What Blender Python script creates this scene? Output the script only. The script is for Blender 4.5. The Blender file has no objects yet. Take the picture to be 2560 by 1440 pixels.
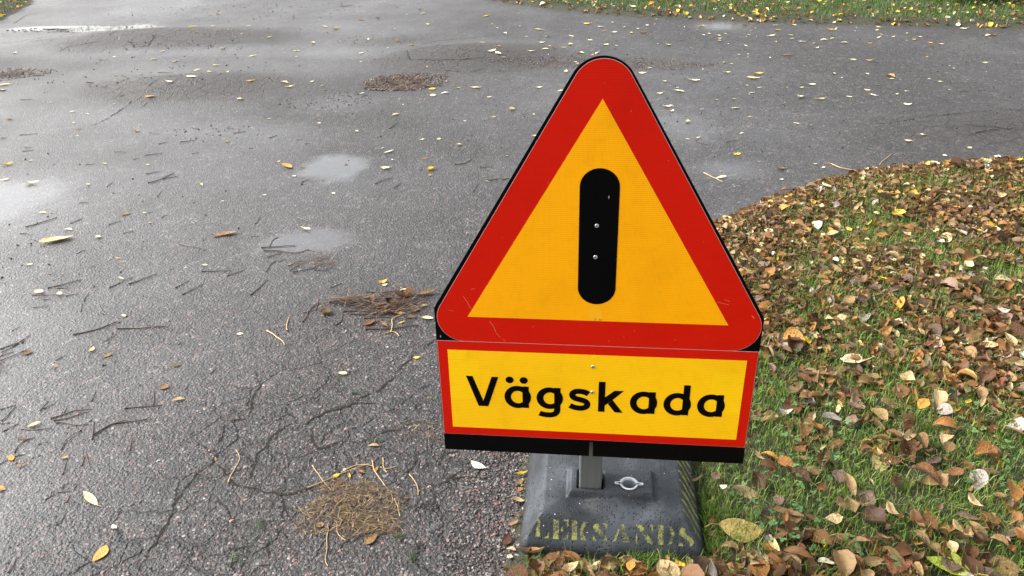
import bpy, math, random
import numpy as np
from mathutils import Vector, Matrix

# ------------------------------------------------------------------ camera, sky, sun, exposure
scn = bpy.context.scene
COL = scn.collection
cam = bpy.data.cameras.new('camera')
cam.lens = 28.83; cam.sensor_width = 36; cam.clip_start = 0.02; cam.clip_end = 800
camo = bpy.data.objects.new('camera', cam); COL.objects.link(camo)
_f = Vector((0, .87526548, -.48364278)); _r = Vector((.99967105, -.01240411, -.02244817)); _r.normalize()
_u = _r.cross(_f); _u.normalize(); _b = -_f
camo.matrix_world = Matrix(((_r.x, _u.x, _b.x, 0), (_r.y, _u.y, _b.y, 0), (_r.z, _u.z, _b.z, 1.33), (0, 0, 0, 1)))
scn.camera = camo

SUN_EL, SUN_AZ = 40.0, -78.0          # azimuth in degrees from +Y, negative to the left
world = bpy.data.worlds.new('World'); scn.world = world; world.use_nodes = True
wn = world.node_tree
wn.nodes.clear()
sky = wn.nodes.new('ShaderNodeTexSky'); sky.sky_type = 'NISHITA'; sky.sun_disc = False
sky.sun_elevation = math.radians(SUN_EL); sky.sun_rotation = math.radians(SUN_AZ)
sky.air_density = 1.0; sky.dust_density = 5.0; sky.ozone_density = 1.0
hs = wn.nodes.new('ShaderNodeHueSaturation'); hs.inputs['Saturation'].default_value = 0.22
bg = wn.nodes.new('ShaderNodeBackground'); bg.inputs['Strength'].default_value = 0.14
wo = wn.nodes.new('ShaderNodeOutputWorld')
wn.links.new(sky.outputs[0], hs.inputs['Color']); wn.links.new(hs.outputs[0], bg.inputs['Color']); wn.links.new(bg.outputs[0], wo.inputs['Surface'])
sun = bpy.data.lights.new('sun', 'SUN'); sun.energy = 1.5; sun.angle = math.radians(14); sun.color = (1, .965, .92)
suno = bpy.data.objects.new('sun', sun); COL.objects.link(suno)
_sd = Vector((math.sin(math.radians(SUN_AZ)) * math.cos(math.radians(SUN_EL)), math.cos(math.radians(SUN_AZ)) * math.cos(math.radians(SUN_EL)), math.sin(math.radians(SUN_EL))))
suno.rotation_euler = _sd.to_track_quat('Z', 'Y').to_euler()
scn.view_settings.view_transform = 'Standard'; scn.view_settings.look = 'None'
scn.view_settings.exposure = 1.78; scn.view_settings.gamma = 1
scn.view_settings.use_curve_mapping = False
scn.render.engine = 'CYCLES'

rng = np.random.default_rng(7)
random.seed(7)

# ------------------------------------------------------------------ measured ground positions (metres)
ROAD_LEAVES=[(-2.597,7.515,'o',0.049),(-2.539,7.57,'p',0.05),(-2.486,6.735,'y',0.079),(-2.391,6.54,'y',0.027),(-2.363,6.859,'p',0.045),(-2.079,6.876,'p',0.039),(-2.878,5.912,'o',0.035),(-2.83,5.899,'o',0.035),(-2.808,5.985,'p',0.025),(-2.486,5.87,'p',0.049),(-2.3,5.783,'p',0.058),(-1.973,5.631,'p',0.056),(-2.048,5.479,'p',0.06),(-2.654,5.235,'o',0.058),(-1.962,5.137,'p',0.069),(-2.074,5.048,'p',0.077),(-1.591,5.089,'a',0.055),(-2.122,4.843,'a',0.066),(-2.31,4.883,'t',0.042),(-1.566,4.773,'p',0.048),(-1.382,5.087,'p',0.064),(-1.329,4.999,'p',0.05),(-1.133,5.026,'p',0.03),(-1.79,5.886,'p',0.054),(-2.787,4.511,'o',0.043),(-2.639,4.161,'o',0.033),(-2.395,3.75,'y',0.053),(-2.311,3.794,'p',0.03),(-2.379,4.398,'p',0.027),(-2.298,4.284,'o',0.03),(-2.484,4.617,'p',0.032),(-2.374,4.564,'p',0.023),(-2.253,4.168,'p',0.015),(-1.923,3.728,'p',0.023),(-1.707,3.7,'p',0.023),(-2.153,3.491,'p',0.069),(-2.306,3.551,'p',0.038),(-1.884,3.46,'p',0.024),(-1.364,3.421,'p',0.037),(-1.032,3.624,'a',0.07),(-0.958,3.61,'t',0.028),(-1.087,3.698,'p',0.016),(-0.971,3.503,'p',0.019),(-1.01,4.284,'p',0.022),(-1.989,4.323,'p',0.022),(-1.962,4.224,'t',0.03),(-1.301,4.385,'p',0.026),(-1.422,4.008,'p',0.021),(-1.218,5.122,'p',0.03),(-3.227,5.275,'p',0.082),(-3.165,5.151,'p',0.044),(-2.702,4.82,'p',0.029),(-2.574,5.438,'p',0.032),(-2.507,6.11,'p',0.031),(-1.508,6.007,'p',0.055),(-1.353,6.75,'p',0.089),(-1.456,6.841,'p',0.045),(-1.436,6.252,'p',0.041),(-1.814,6.444,'p',0.048),(-2.079,6.139,'p',0.036),(-1.812,5.376,'p',0.031),(-1.931,5.364,'p',0.031),(-3.61,6.156,'p',0.042),(-1.961,7.834,'o',0.038),(-2.222,7.919,'o',0.032),(-0.746,7.502,'o',0.042),(-0.701,7.31,'p',0.053),(-1.208,7.112,'t',0.07),(-1.072,7.152,'o',0.034),(-0.884,6.691,'p',0.032),(-0.627,6.833,'p',0.05),(-0.156,7.13,'y',0.08),(-0.002,6.418,'p',0.062),(0.259,6.515,'p',0.084),(-0.68,6.055,'y',0.049),(-1.036,6.333,'p',0.052),(-0.803,6.246,'y',0.03),(-1.017,5.862,'p',0.044),(-0.984,5.613,'p',0.023),(-0.167,5.966,'p',0.053),(-0.262,5.518,'t',0.027),(-0.052,5.748,'y',0.047),(-0.097,5.636,'p',0.073),(-0.051,5.593,'p',0.072),(-0.011,5.521,'p',0.041),(0.008,5.64,'o',0.028),(0.178,5.672,'p',0.051),(0.263,6.02,'p',0.043),(0.304,5.888,'p',0.033),(0.274,5.76,'p',0.056),(0.337,5.802,'o',0.033),(0.313,6.253,'p',0.045),(0.489,6.255,'p',0.049),(0.158,6.271,'p',0.03),(0.461,5.946,'p',0.042),(0.406,5.847,'p',0.042),(0.515,5.686,'p',0.055),(0.624,5.674,'p',0.055),(0.589,5.639,'y',0.027),(0.459,5.453,'p',0.027),(0.619,6.102,'p',0.044),(0.751,6.405,'a',0.035),(0.743,6.566,'p',0.051),(0.651,6.707,'y',0.064),(0.815,6.343,'p',0.055),(0.95,6.327,'y',0.04),(1.039,6.316,'o',0.07),(1.105,6.571,'p',0.041),(0.787,5.909,'p',0.032),(0.803,6.081,'t',0.029),(1.15,5.889,'p',0.042),(1.105,5.465,'y',0.03),(0.714,5.939,'p',0.042),(0.917,5.263,'p',0.034),(0.852,5.144,'p',0.05),(0.955,4.938,'p',0.028),(0.381,5.226,'p',0.055),(0.187,4.87,'p',0.048),(0.322,4.783,'p',0.051),(-0.297,4.91,'y',0.037),(-0.187,4.905,'p',0.06),(-0.367,4.804,'p',0.059),(-0.436,4.762,'p',0.04),(-0.104,4.701,'p',0.031),(0.025,4.449,'p',0.037),(0.141,4.351,'p',0.022),(-0.078,4.324,'t',0.026),(-0.298,4.304,'o',0.029),(-0.228,4.258,'p',0.018),(-0.613,4.404,'p',0.045),(-0.784,4.126,'p',0.029),(-0.433,3.976,'p',0.024),(-0.348,3.973,'p',0.023),(-0.243,3.875,'p',0.03),(0.131,3.983,'p',0.037),(-0.581,3.797,'p',0.053),(-0.617,3.858,'p',0.019),(-0.548,3.686,'p',0.016),(-0.569,3.571,'p',0.047),(-0.354,3.549,'y',0.046),(-0.356,3.471,'y',0.018),(-0.094,3.381,'p',0.021),(-0.026,3.408,'t',0.024),(-0.009,3.701,'t',0.019),(-0.394,3.694,'o',0.026),(-0.76,3.643,'o',0.016),(0.884,4.688,'p',0.038),(0.999,4.72,'p',0.061),(0.882,4.419,'p',0.058),(0.89,4.338,'p',0.028),(0.802,4.517,'t',0.026),(-0.707,5.214,'p',0.03),(-0.451,4.915,'y',0.045),(-0.477,4.994,'p',0.041),(-0.845,5.163,'p',0.025),(-0.862,4.845,'p',0.033),(1.513,6.494,'y',0.061),(1.852,6.493,'o',0.05),(2.04,6.28,'a',0.059),(2.074,6.464,'p',0.05),(2.217,6.457,'p',0.039),(2.421,6.248,'y',0.058),(2.795,6.294,'p',0.048),(2.755,6.207,'p',0.043),(1.562,6.15,'p',0.044),(1.461,6.185,'p',0.029),(1.51,6.226,'p',0.029),(1.792,6.159,'p',0.034),(1.928,6.083,'p',0.062),(2.083,6.11,'p',0.033),(2.056,5.991,'p',0.033),(2.095,5.886,'p',0.054),(2.156,5.828,'p',0.032),(2.259,5.923,'p',0.051),(2.334,5.959,'p',0.037),(2.371,5.824,'p',0.054),(2.711,6.048,'t',0.032),(2.665,5.959,'p',0.055),(2.537,5.792,'y',0.031),(2.772,5.973,'p',0.037),(2.913,6.065,'p',0.023),(2.868,5.852,'p',0.036),(2.941,5.754,'y',0.035),(2.988,5.707,'p',0.044),(2.906,5.659,'t',0.035),(2.949,5.939,'p',0.032),(3.432,5.939,'p',0.064),(3.477,5.943,'o',0.041),(3.382,6.187,'p',0.057),(1.673,5.799,'p',0.036),(1.548,6.047,'p',0.033),(1.528,5.961,'p',0.033),(1.559,5.871,'o',0.023),(2.13,5.682,'p',0.031),(1.872,5.507,'o',0.06),(1.74,5.446,'p',0.026),(1.452,5.302,'p',0.033),(2.251,5.343,'p',0.041),(2.341,5.319,'t',0.05),(1.547,5.048,'y',0.068),(1.495,4.951,'p',0.08),(1.371,5.098,'p',0.053),(1.132,4.93,'p',0.084),(1.799,4.784,'p',0.042),(1.71,4.719,'p',0.035),(1.646,4.529,'p',0.044),(1.738,4.478,'p',0.058),(2.067,4.642,'p',0.038),(2.059,4.534,'p',0.051),(1.916,4.515,'p',0.036),(2.314,4.929,'a',0.086),(2.29,4.857,'p',0.035),(2.533,5.103,'t',0.02),(2.006,5.011,'p',0.028),(2.204,4.991,'p',0.02),(2.544,4.771,'p',0.023),(1.405,4.645,'p',0.034),(1.476,4.747,'p',0.03),(1.27,4.528,'p',0.03),(1.173,4.529,'p',0.022),(1.242,4.357,'p',0.054),(1.057,4.353,'p',0.025),(0.939,4.148,'p',0.031),(1.275,4.194,'p',0.034),(1.478,4.069,'p',0.033),(1.536,4.026,'t',0.02),(2.162,4.336,'p',0.045),(1.166,3.942,'p',0.023),(0.884,3.872,'p',0.022),(0.936,3.884,'p',0.029),(1.068,3.647,'y',0.04),(1.909,3.747,'p',0.034),(2.012,3.818,'p',0.029),(1.987,3.538,'p',0.024),(2.148,3.632,'p',0.024),(2.211,3.513,'p',0.035),(1.379,3.487,'p',0.017),(1.401,3.439,'p',0.015),(1.176,3.314,'p',0.017),(0.926,3.353,'p',0.055),(0.942,3.43,'t',0.017),(1.215,3.436,'t',0.035),(1.014,4.718,'p',0.039),(2.196,4.546,'p',0.015),(2.267,4.595,'p',0.018),(3.025,5.189,'p',0.032),(2.765,5.056,'p',0.02),(2.52,4.605,'p',0.018),(-1.748,2.873,'p',0.101),(-1.75,2.974,'p',0.03),(-1.938,3.151,'p',0.032),(-1.595,2.896,'p',0.03),(-1.753,2.672,'p',0.025),(-1.513,2.648,'t',0.02),(-1.442,2.706,'a',0.02),(-1.368,2.548,'p',0.022),(-1.613,2.455,'p',0.037),(-1.533,2.439,'p',0.021),(-1.252,2.283,'p',0.02),(-1.27,2.086,'p',0.023),(-1.209,2.056,'t',0.031),(-1.338,2.0,'a',0.018),(-0.983,1.991,'t',0.024),(-1.101,2.63,'p',0.022),(-0.798,2.92,'p',0.048),(-0.598,2.269,'t',0.041),(-0.842,2.155,'p',0.013),(-1.101,2.889,'t',0.08),(-1.578,3.114,'t',0.04),(-1.444,3.023,'t',0.019),(-1.504,3.123,'p',0.02),(-1.595,2.59,'t',0.017),(-1.213,3.225,'p',0.017),(-1.051,3.28,'p',0.02),(-0.755,3.283,'p',0.023),(-1.46,2.079,'t',0.029),(-0.487,1.926,'p',0.023),(-0.978,1.882,'t',0.023),(-0.917,1.82,'t',0.029),(-1.262,1.725,'p',0.031),(-1.266,1.671,'t',0.027),(-1.256,1.594,'a',0.022),(-1.216,1.568,'t',0.02),(-1.22,1.487,'a',0.023),(-0.991,1.442,'p',0.06),(-0.899,1.353,'p',0.017),(-0.898,1.274,'a',0.041),(-0.74,1.571,'t',0.014),(-1.12,1.59,'t',0.011),(-0.441,2.471,'y',0.032),(-0.432,2.448,'p',0.021),(-0.355,2.391,'p',0.062),(-0.289,2.376,'t',0.062),(-0.598,2.275,'t',0.044),(-0.385,2.446,'t',0.017),(-0.436,2.309,'y',0.02),(-0.27,2.217,'p',0.033),(-0.349,2.198,'y',0.02),(-0.452,2.201,'o',0.045),(-0.404,2.19,'t',0.038),(-0.314,2.277,'t',0.026),(-0.287,2.299,'t',0.026),(-0.351,2.311,'t',0.027),(-0.364,2.253,'t',0.039),(-0.486,1.928,'p',0.023),(-0.284,2.0,'y',0.015),(-0.356,1.606,'t',0.023),(-0.092,1.524,'p',0.042),(-0.438,1.34,'t',0.013),(-0.318,1.294,'t',0.032),(-0.42,1.475,'o',0.014),(-0.374,1.511,'o',0.017),(-0.43,1.5,'y',0.012),(-0.399,1.499,'y',0.01),(-0.336,1.52,'o',0.017),(-0.394,1.404,'o',0.017),(0.006,1.461,'t',0.014),(-0.39,2.307,'b',0.053),(-0.356,2.359,'b',0.062),(-0.322,2.226,'b',0.039),(-0.412,2.269,'b',0.053),(-0.461,2.337,'b',0.041),(-0.378,2.32,'o',0.04)]
LAWN_LEAVES=[(1.463,2.814,'y',0.05),(1.128,2.741,'p',0.044),(1.29,2.458,'p',0.053),(0.789,2.486,'p',0.027),(0.843,2.883,'p',0.061),(0.915,2.914,'t',0.034),(1.293,3.123,'p',0.046),(1.056,3.045,'p',0.029),(1.187,2.952,'y',0.021),(1.094,2.932,'a',0.025),(1.181,3.093,'b',0.032),(1.721,3.034,'t',0.056),(1.468,2.572,'t',0.044),(1.277,2.322,'m',0.044),(1.213,2.287,'o',0.041),(0.878,2.191,'o',0.032),(0.844,2.438,'g',0.043),(0.872,2.47,'o',0.035),(1.32,2.743,'v',0.037),(0.985,2.196,'g',0.041),(1.074,2.181,'g',0.044),(0.947,2.041,'t',0.033),(1.178,1.935,'r',0.045),(1.326,1.916,'t',0.053),(0.931,1.866,'p',0.065),(1.613,2.304,'o',0.03),(1.468,2.075,'r',0.038),(1.479,2.327,'g',0.046),(1.244,2.143,'a',0.019),(1.697,2.424,'g',0.031),(1.859,3.373,'p',0.054),(2.078,3.348,'p',0.054),(1.818,3.347,'y',0.034),(2.226,3.357,'y',0.041),(1.744,2.689,'y',0.026),(1.384,2.338,'p',0.021),(1.615,2.642,'g',0.051),(1.608,2.44,'b',0.043),(1.317,1.997,'b',0.05),(1.165,2.711,'a',0.026),(1.232,2.707,'y',0.023),(1.482,3.034,'a',0.025),(1.339,2.937,'a',0.025),(1.331,2.646,'o',0.039),(1.811,2.699,'g',0.034),(0.838,1.968,'y',0.022),(0.8,2.058,'t',0.042),(1.577,2.295,'t',0.045),(1.922,2.963,'t',0.043),(0.783,1.61,'g',0.053),(0.827,1.602,'m',0.036),(0.621,1.616,'t',0.031),(0.93,1.868,'p',0.063),(1.09,1.705,'t',0.029),(1.033,1.66,'a',0.039),(1.08,1.641,'g',0.04),(1.134,1.684,'b',0.046),(0.817,1.712,'t',0.031),(0.665,1.496,'b',0.035),(0.623,1.456,'o',0.044),(0.667,1.47,'t',0.016),(0.712,1.452,'b',0.069),(0.728,1.401,'m',0.041),(0.916,1.397,'b',0.06),(0.565,1.329,'m',0.029),(0.583,1.282,'t',0.047),(0.701,1.313,'t',0.036),(0.674,1.279,'o',0.019),(0.671,1.358,'o',0.021),(0.758,1.295,'b',0.028),(0.952,1.273,'m',0.05),(0.942,1.237,'v',0.023),(0.977,1.197,'t',0.039),(0.744,1.205,'t',0.039),(0.666,1.174,'t',0.021),(0.609,1.154,'p',0.039),(0.907,1.174,'b',0.029),(0.849,1.143,'m',0.05),(0.872,1.146,'v',0.053),(1.231,1.574,'g',0.033),(1.192,1.536,'t',0.042),(1.147,1.549,'t',0.028),(1.085,1.454,'o',0.044),(1.054,1.337,'t',0.026),(0.462,1.382,'p',0.02),(0.43,1.203,'t',0.034),(0.86,1.392,'b',0.043),(0.961,1.511,'t',0.046),(1.017,1.493,'t',0.031),(0.455,1.421,'m',0.037),(0.485,1.461,'o',0.031),(0.942,1.379,'t',0.04),(0.862,1.255,'b',0.04),(0.614,1.242,'r',0.022),(0.322,1.172,'y',0.019),(0.351,1.165,'o',0.036),(0.224,1.159,'a',0.024),(0.16,1.167,'o',0.016),(0.297,1.188,'b',0.03),(0.184,1.2,'b',0.017),(-0.026,1.281,'b',0.03),(0.047,1.186,'t',0.011),(0.007,1.433,'o',0.014),(0.001,1.349,'t',0.013),(0.118,1.168,'v',0.022),(0.083,1.179,'b',0.024),(0.068,1.201,'b',0.024),(0.244,1.174,'b',0.02),(0.406,1.258,'b',0.025),(0.405,1.208,'t',0.021)]
TWIGS=[[(-1.937,3.009),(-1.851,3.099)],[(-1.77,3.037),(-1.745,3.082)],[(-1.598,2.486),(-1.501,2.544)],[(-1.565,2.488),(-1.517,2.488)],[(-1.379,2.482),(-1.329,2.555)],[(-1.323,2.501),(-1.255,2.574)],[(-1.626,2.444),(-1.536,2.438)],[(-1.372,2.173),(-1.304,2.205),(-1.253,2.25)],[(-1.245,2.21),(-1.205,2.204),(-1.089,2.212)],[(-1.251,2.127),(-1.234,2.182)],[(-1.15,2.467),(-1.122,2.519)],[(-1.109,2.418),(-1.062,2.487)],[(-1.098,2.585),(-0.993,2.582)],[(-0.996,2.544),(-0.947,2.585)],[(-0.88,2.402),(-0.859,2.452),(-0.848,2.519)],[(-0.93,2.765),(-0.809,2.775)],[(-0.904,2.772),(-0.906,2.842),(-0.887,2.858)],[(-0.919,2.741),(-0.852,2.735),(-0.792,2.709),(-0.745,2.745)],[(-0.889,2.682),(-0.848,2.718)],[(-0.866,2.567),(-0.866,2.627),(-0.848,2.658)],[(-0.799,2.607),(-0.759,2.647),(-0.725,2.635)],[(-0.769,2.56),(-0.69,2.591)],[(-0.781,2.581),(-0.755,2.626)],[(-0.754,2.74),(-0.702,2.715)],[(-1.255,2.813),(-1.204,2.789),(-1.143,2.768)],[(-1.138,2.871),(-1.06,2.889)],[(-1.01,2.984),(-1.011,3.063)],[(-1.513,2.923),(-1.48,2.949)],[(-1.605,3.012),(-1.57,3.051)],[(-1.416,3.075),(-1.399,3.098)],[(-0.856,3.04),(-0.804,2.997)],[(-1.619,2.756),(-1.601,2.789)],[(-1.426,2.385),(-1.438,2.422),(-1.434,2.448)],[(-1.409,2.323),(-1.427,2.376)],[(-1.374,2.373),(-1.346,2.328),(-1.312,2.294)],[(-1.579,2.355),(-1.532,2.365)],[(-1.575,2.411),(-1.551,2.411)],[(-1.507,2.43),(-1.471,2.444)],[(-1.557,2.106),(-1.501,2.152)],[(-1.523,2.119),(-1.504,2.183)],[(-1.535,2.064),(-1.507,2.089)],[(-1.519,2.035),(-1.474,2.091)],[(-1.54,2.083),(-1.514,2.134)],[(-1.354,2.035),(-1.337,2.063)],[(-0.661,2.218),(-0.658,2.293),(-0.63,2.34)],[(-0.634,2.292),(-0.641,2.362)],[(-0.672,2.277),(-0.634,2.292)],[(-0.651,2.259),(-0.621,2.208)],[(-0.598,2.338),(-0.561,2.39)],[(-0.557,2.189),(-0.539,2.22),(-0.544,2.287)],[(-0.615,2.439),(-0.584,2.471)],[(-0.869,1.944),(-0.86,1.977)],[(-1.016,2.103),(-1.006,2.117)],[(-1.194,2.253),(-1.18,2.263)],[(-1.274,2.02),(-1.253,1.995)],[(-1.575,2.21),(-1.566,2.234)],[(-0.997,2.868),(-0.966,2.866)],[(-1.217,2.61),(-1.201,2.614)],[(-0.664,2.437),(-0.642,2.391)],[(-0.696,2.573),(-0.643,2.57)],[(-1.931,2.949),(-1.903,2.953),(-1.872,2.938)],[(-1.49,3.127),(-1.473,3.133)],[(-1.832,3.252),(-1.791,3.252)],[(-1.516,3.296),(-1.52,3.354)],[(-0.84,2.641),(-0.819,2.667)],[(-2.577,4.209),(-2.489,4.224)],[(-2.423,3.941),(-2.374,3.957)],[(-2.439,3.993),(-2.413,4.001)],[(-2.012,3.725),(-1.97,3.731)],[(-1.951,3.901),(-1.887,3.891)],[(-1.772,3.834),(-1.695,3.857)],[(-1.664,4.025),(-1.597,4.041)],[(-1.887,4.193),(-1.847,4.179)],[(-1.543,3.836),(-1.517,3.857)],[(-1.428,4.145),(-1.373,4.174)],[(-1.22,4.053),(-1.189,4.098)],[(-1.619,3.462),(-1.582,3.476),(-1.54,3.581)],[(-1.566,3.507),(-1.509,3.537)],[(-1.667,3.573),(-1.61,3.604)],[(-1.313,3.881),(-1.275,3.825)],[(-1.281,3.898),(-1.258,3.898)],[(-1.07,4.01),(-1.044,4.018)],[(-1.016,3.95),(-0.975,3.947)],[(-1.483,4.239),(-1.442,4.22)],[(-1.674,4.243),(-1.642,4.245)],[(-2.301,5.462),(-2.194,5.437)],[(-2.928,4.9),(-2.858,4.913)],[(-0.922,3.425),(-0.896,3.461)],[(-1.787,3.425),(-1.784,3.481)],[(-1.81,3.78),(-1.785,3.791)],[(-1.768,4.002),(-1.734,4.03)],[(-0.253,3.602),(-0.204,3.616),(-0.171,3.677)],[(-0.134,3.563),(-0.075,3.559)],[(-0.591,3.383),(-0.556,3.437),(-0.516,3.455)],[(-0.502,3.33),(-0.476,3.391)],[(-0.403,3.534),(-0.398,3.595)],[(-0.1,3.397),(0.001,3.414)],[(-0.621,4.157),(-0.587,4.264)],[(-1.498,7.784),(-1.391,7.803)],[(-0.156,3.276),(-0.135,3.36)],[(1.054,3.809),(1.09,3.836),(1.118,3.831)],[(0.923,3.883),(0.922,3.833),(0.959,3.79)],[(1.827,3.591),(1.809,3.521),(1.822,3.48)],[(2.335,5.269),(2.381,5.264)],[(2.562,4.571),(2.608,4.564)],[(2.677,4.588),(2.716,4.582)],[(1.567,3.686),(1.608,3.721)],[(1.275,3.785),(1.301,3.783)],[(1.347,3.312),(1.39,3.285)],[(-1.392,1.798),(-1.359,1.817)],[(-1.36,1.747),(-1.357,1.814)],[(-1.359,1.736),(-1.336,1.739)],[(-1.333,1.704),(-1.31,1.734)],[(-1.342,1.743),(-1.309,1.732)],[(-1.279,1.79),(-1.278,1.833)],[(-1.273,1.796),(-1.257,1.819)],[(-1.239,1.752),(-1.207,1.766),(-1.185,1.789),(-1.139,1.791)],[(-1.227,1.744),(-1.19,1.752),(-1.146,1.778)],[(-1.209,1.778),(-1.213,1.799)],[(-1.214,1.737),(-1.188,1.734),(-1.148,1.716),(-1.118,1.727)],[(-1.294,1.712),(-1.262,1.705),(-1.208,1.71)],[(-1.257,1.614),(-1.263,1.64),(-1.259,1.671),(-1.236,1.675)],[(-1.273,1.574),(-1.262,1.591)],[(-1.251,1.603),(-1.23,1.61)],[(-1.142,1.617),(-1.152,1.656),(-1.132,1.696)],[(-1.097,1.531),(-1.111,1.575)],[(-1.082,1.661),(-1.11,1.734)],[(-1.088,1.675),(-1.06,1.723),(-1.02,1.73),(-0.964,1.742)],[(-1.055,1.726),(-1.028,1.74)],[(-1.157,1.825),(-1.165,1.873)],[(-1.051,1.789),(-0.958,1.799)],[(-0.976,1.798),(-0.991,1.844),(-1.011,1.876)],[(-0.967,1.61),(-0.975,1.634),(-0.977,1.66),(-0.991,1.671)],[(-0.97,1.613),(-0.955,1.608)],[(-1.065,1.561),(-1.075,1.607)],[(-1.072,1.604),(-1.039,1.548)],[(-1.061,1.53),(-1.044,1.51)],[(-1.08,1.482),(-1.07,1.501)],[(-1.08,1.468),(-1.052,1.472)],[(-1.044,1.433),(-1.046,1.46)],[(-1.098,1.446),(-1.083,1.461)],[(-1.091,1.455),(-1.097,1.473)],[(-1.047,1.496),(-1.047,1.478)],[(-1.034,1.361),(-1.025,1.39)],[(-1.071,1.225),(-1.067,1.241),(-1.076,1.271)],[(-1.037,1.281),(-1.018,1.266)],[(-0.8,1.256),(-0.788,1.253),(-0.78,1.256)],[(-0.916,1.872),(-0.915,1.898)],[(-1.304,1.633),(-1.279,1.617)],[(-0.546,2.277),(-0.467,2.28),(-0.39,2.302)],[(-0.491,2.403),(-0.428,2.393),(-0.361,2.41)],[(-0.46,2.163),(-0.387,2.163),(-0.293,2.18)],[(-0.452,2.266),(-0.394,2.276),(-0.311,2.311)],[(-0.53,2.264),(-0.463,2.254),(-0.412,2.264)],[(-0.422,2.344),(-0.355,2.354),(-0.262,2.37)],[(-0.45,2.305),(-0.378,2.315),(-0.31,2.298)],[(-0.473,2.229),(-0.415,2.239),(-0.368,2.224)]]
STRAWS=[[(-0.698,2.164),(-0.707,2.196),(-0.713,2.25)],[(-0.764,2.171),(-0.733,2.139),(-0.69,2.095),(-0.691,2.08)],[(1.415,3.485),(1.45,3.49),(1.469,3.425),(1.555,3.37)],[(1.612,3.44),(1.629,3.414),(1.679,3.487),(1.766,3.587)],[(0.862,3.419),(0.887,3.36),(0.921,3.302)],[(1.203,3.453),(1.239,3.442)],[(-0.686,1.481),(-0.685,1.513),(-0.68,1.556),(-0.686,1.586),(-0.701,1.607)],[(-0.399,1.465),(-0.395,1.429),(-0.407,1.394),(-0.396,1.308),(-0.372,1.287)],[(-0.351,1.557),(-0.345,1.518),(-0.312,1.47),(-0.287,1.43),(-0.285,1.406)],[(-0.286,1.422),(-0.272,1.4),(-0.263,1.358)],[(-0.421,1.341),(-0.415,1.328),(-0.41,1.236),(-0.398,1.221)],[(-0.327,1.564),(-0.32,1.517),(-0.308,1.505)],[(-0.32,1.52),(-0.304,1.521),(-0.289,1.53)],[(-0.492,1.457),(-0.425,1.503),(-0.357,1.545)],[(-0.424,1.509),(-0.389,1.54),(-0.342,1.531)],[(-0.499,1.543),(-0.465,1.493),(-0.432,1.449)],[(-0.258,1.503),(-0.239,1.47),(-0.227,1.439),(-0.229,1.423)],[(-0.46,1.418),(-0.437,1.426),(-0.413,1.429)],[(0.06,1.203),(0.105,1.233),(0.132,1.232),(0.151,1.203)],[(0.025,1.213),(0.031,1.199),(0.047,1.199)],[(-0.374,2.139),(-0.374,2.187),(-0.384,2.224),(-0.351,2.248)],[(-0.396,2.134),(-0.366,2.15),(-0.343,2.114)]]
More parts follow.
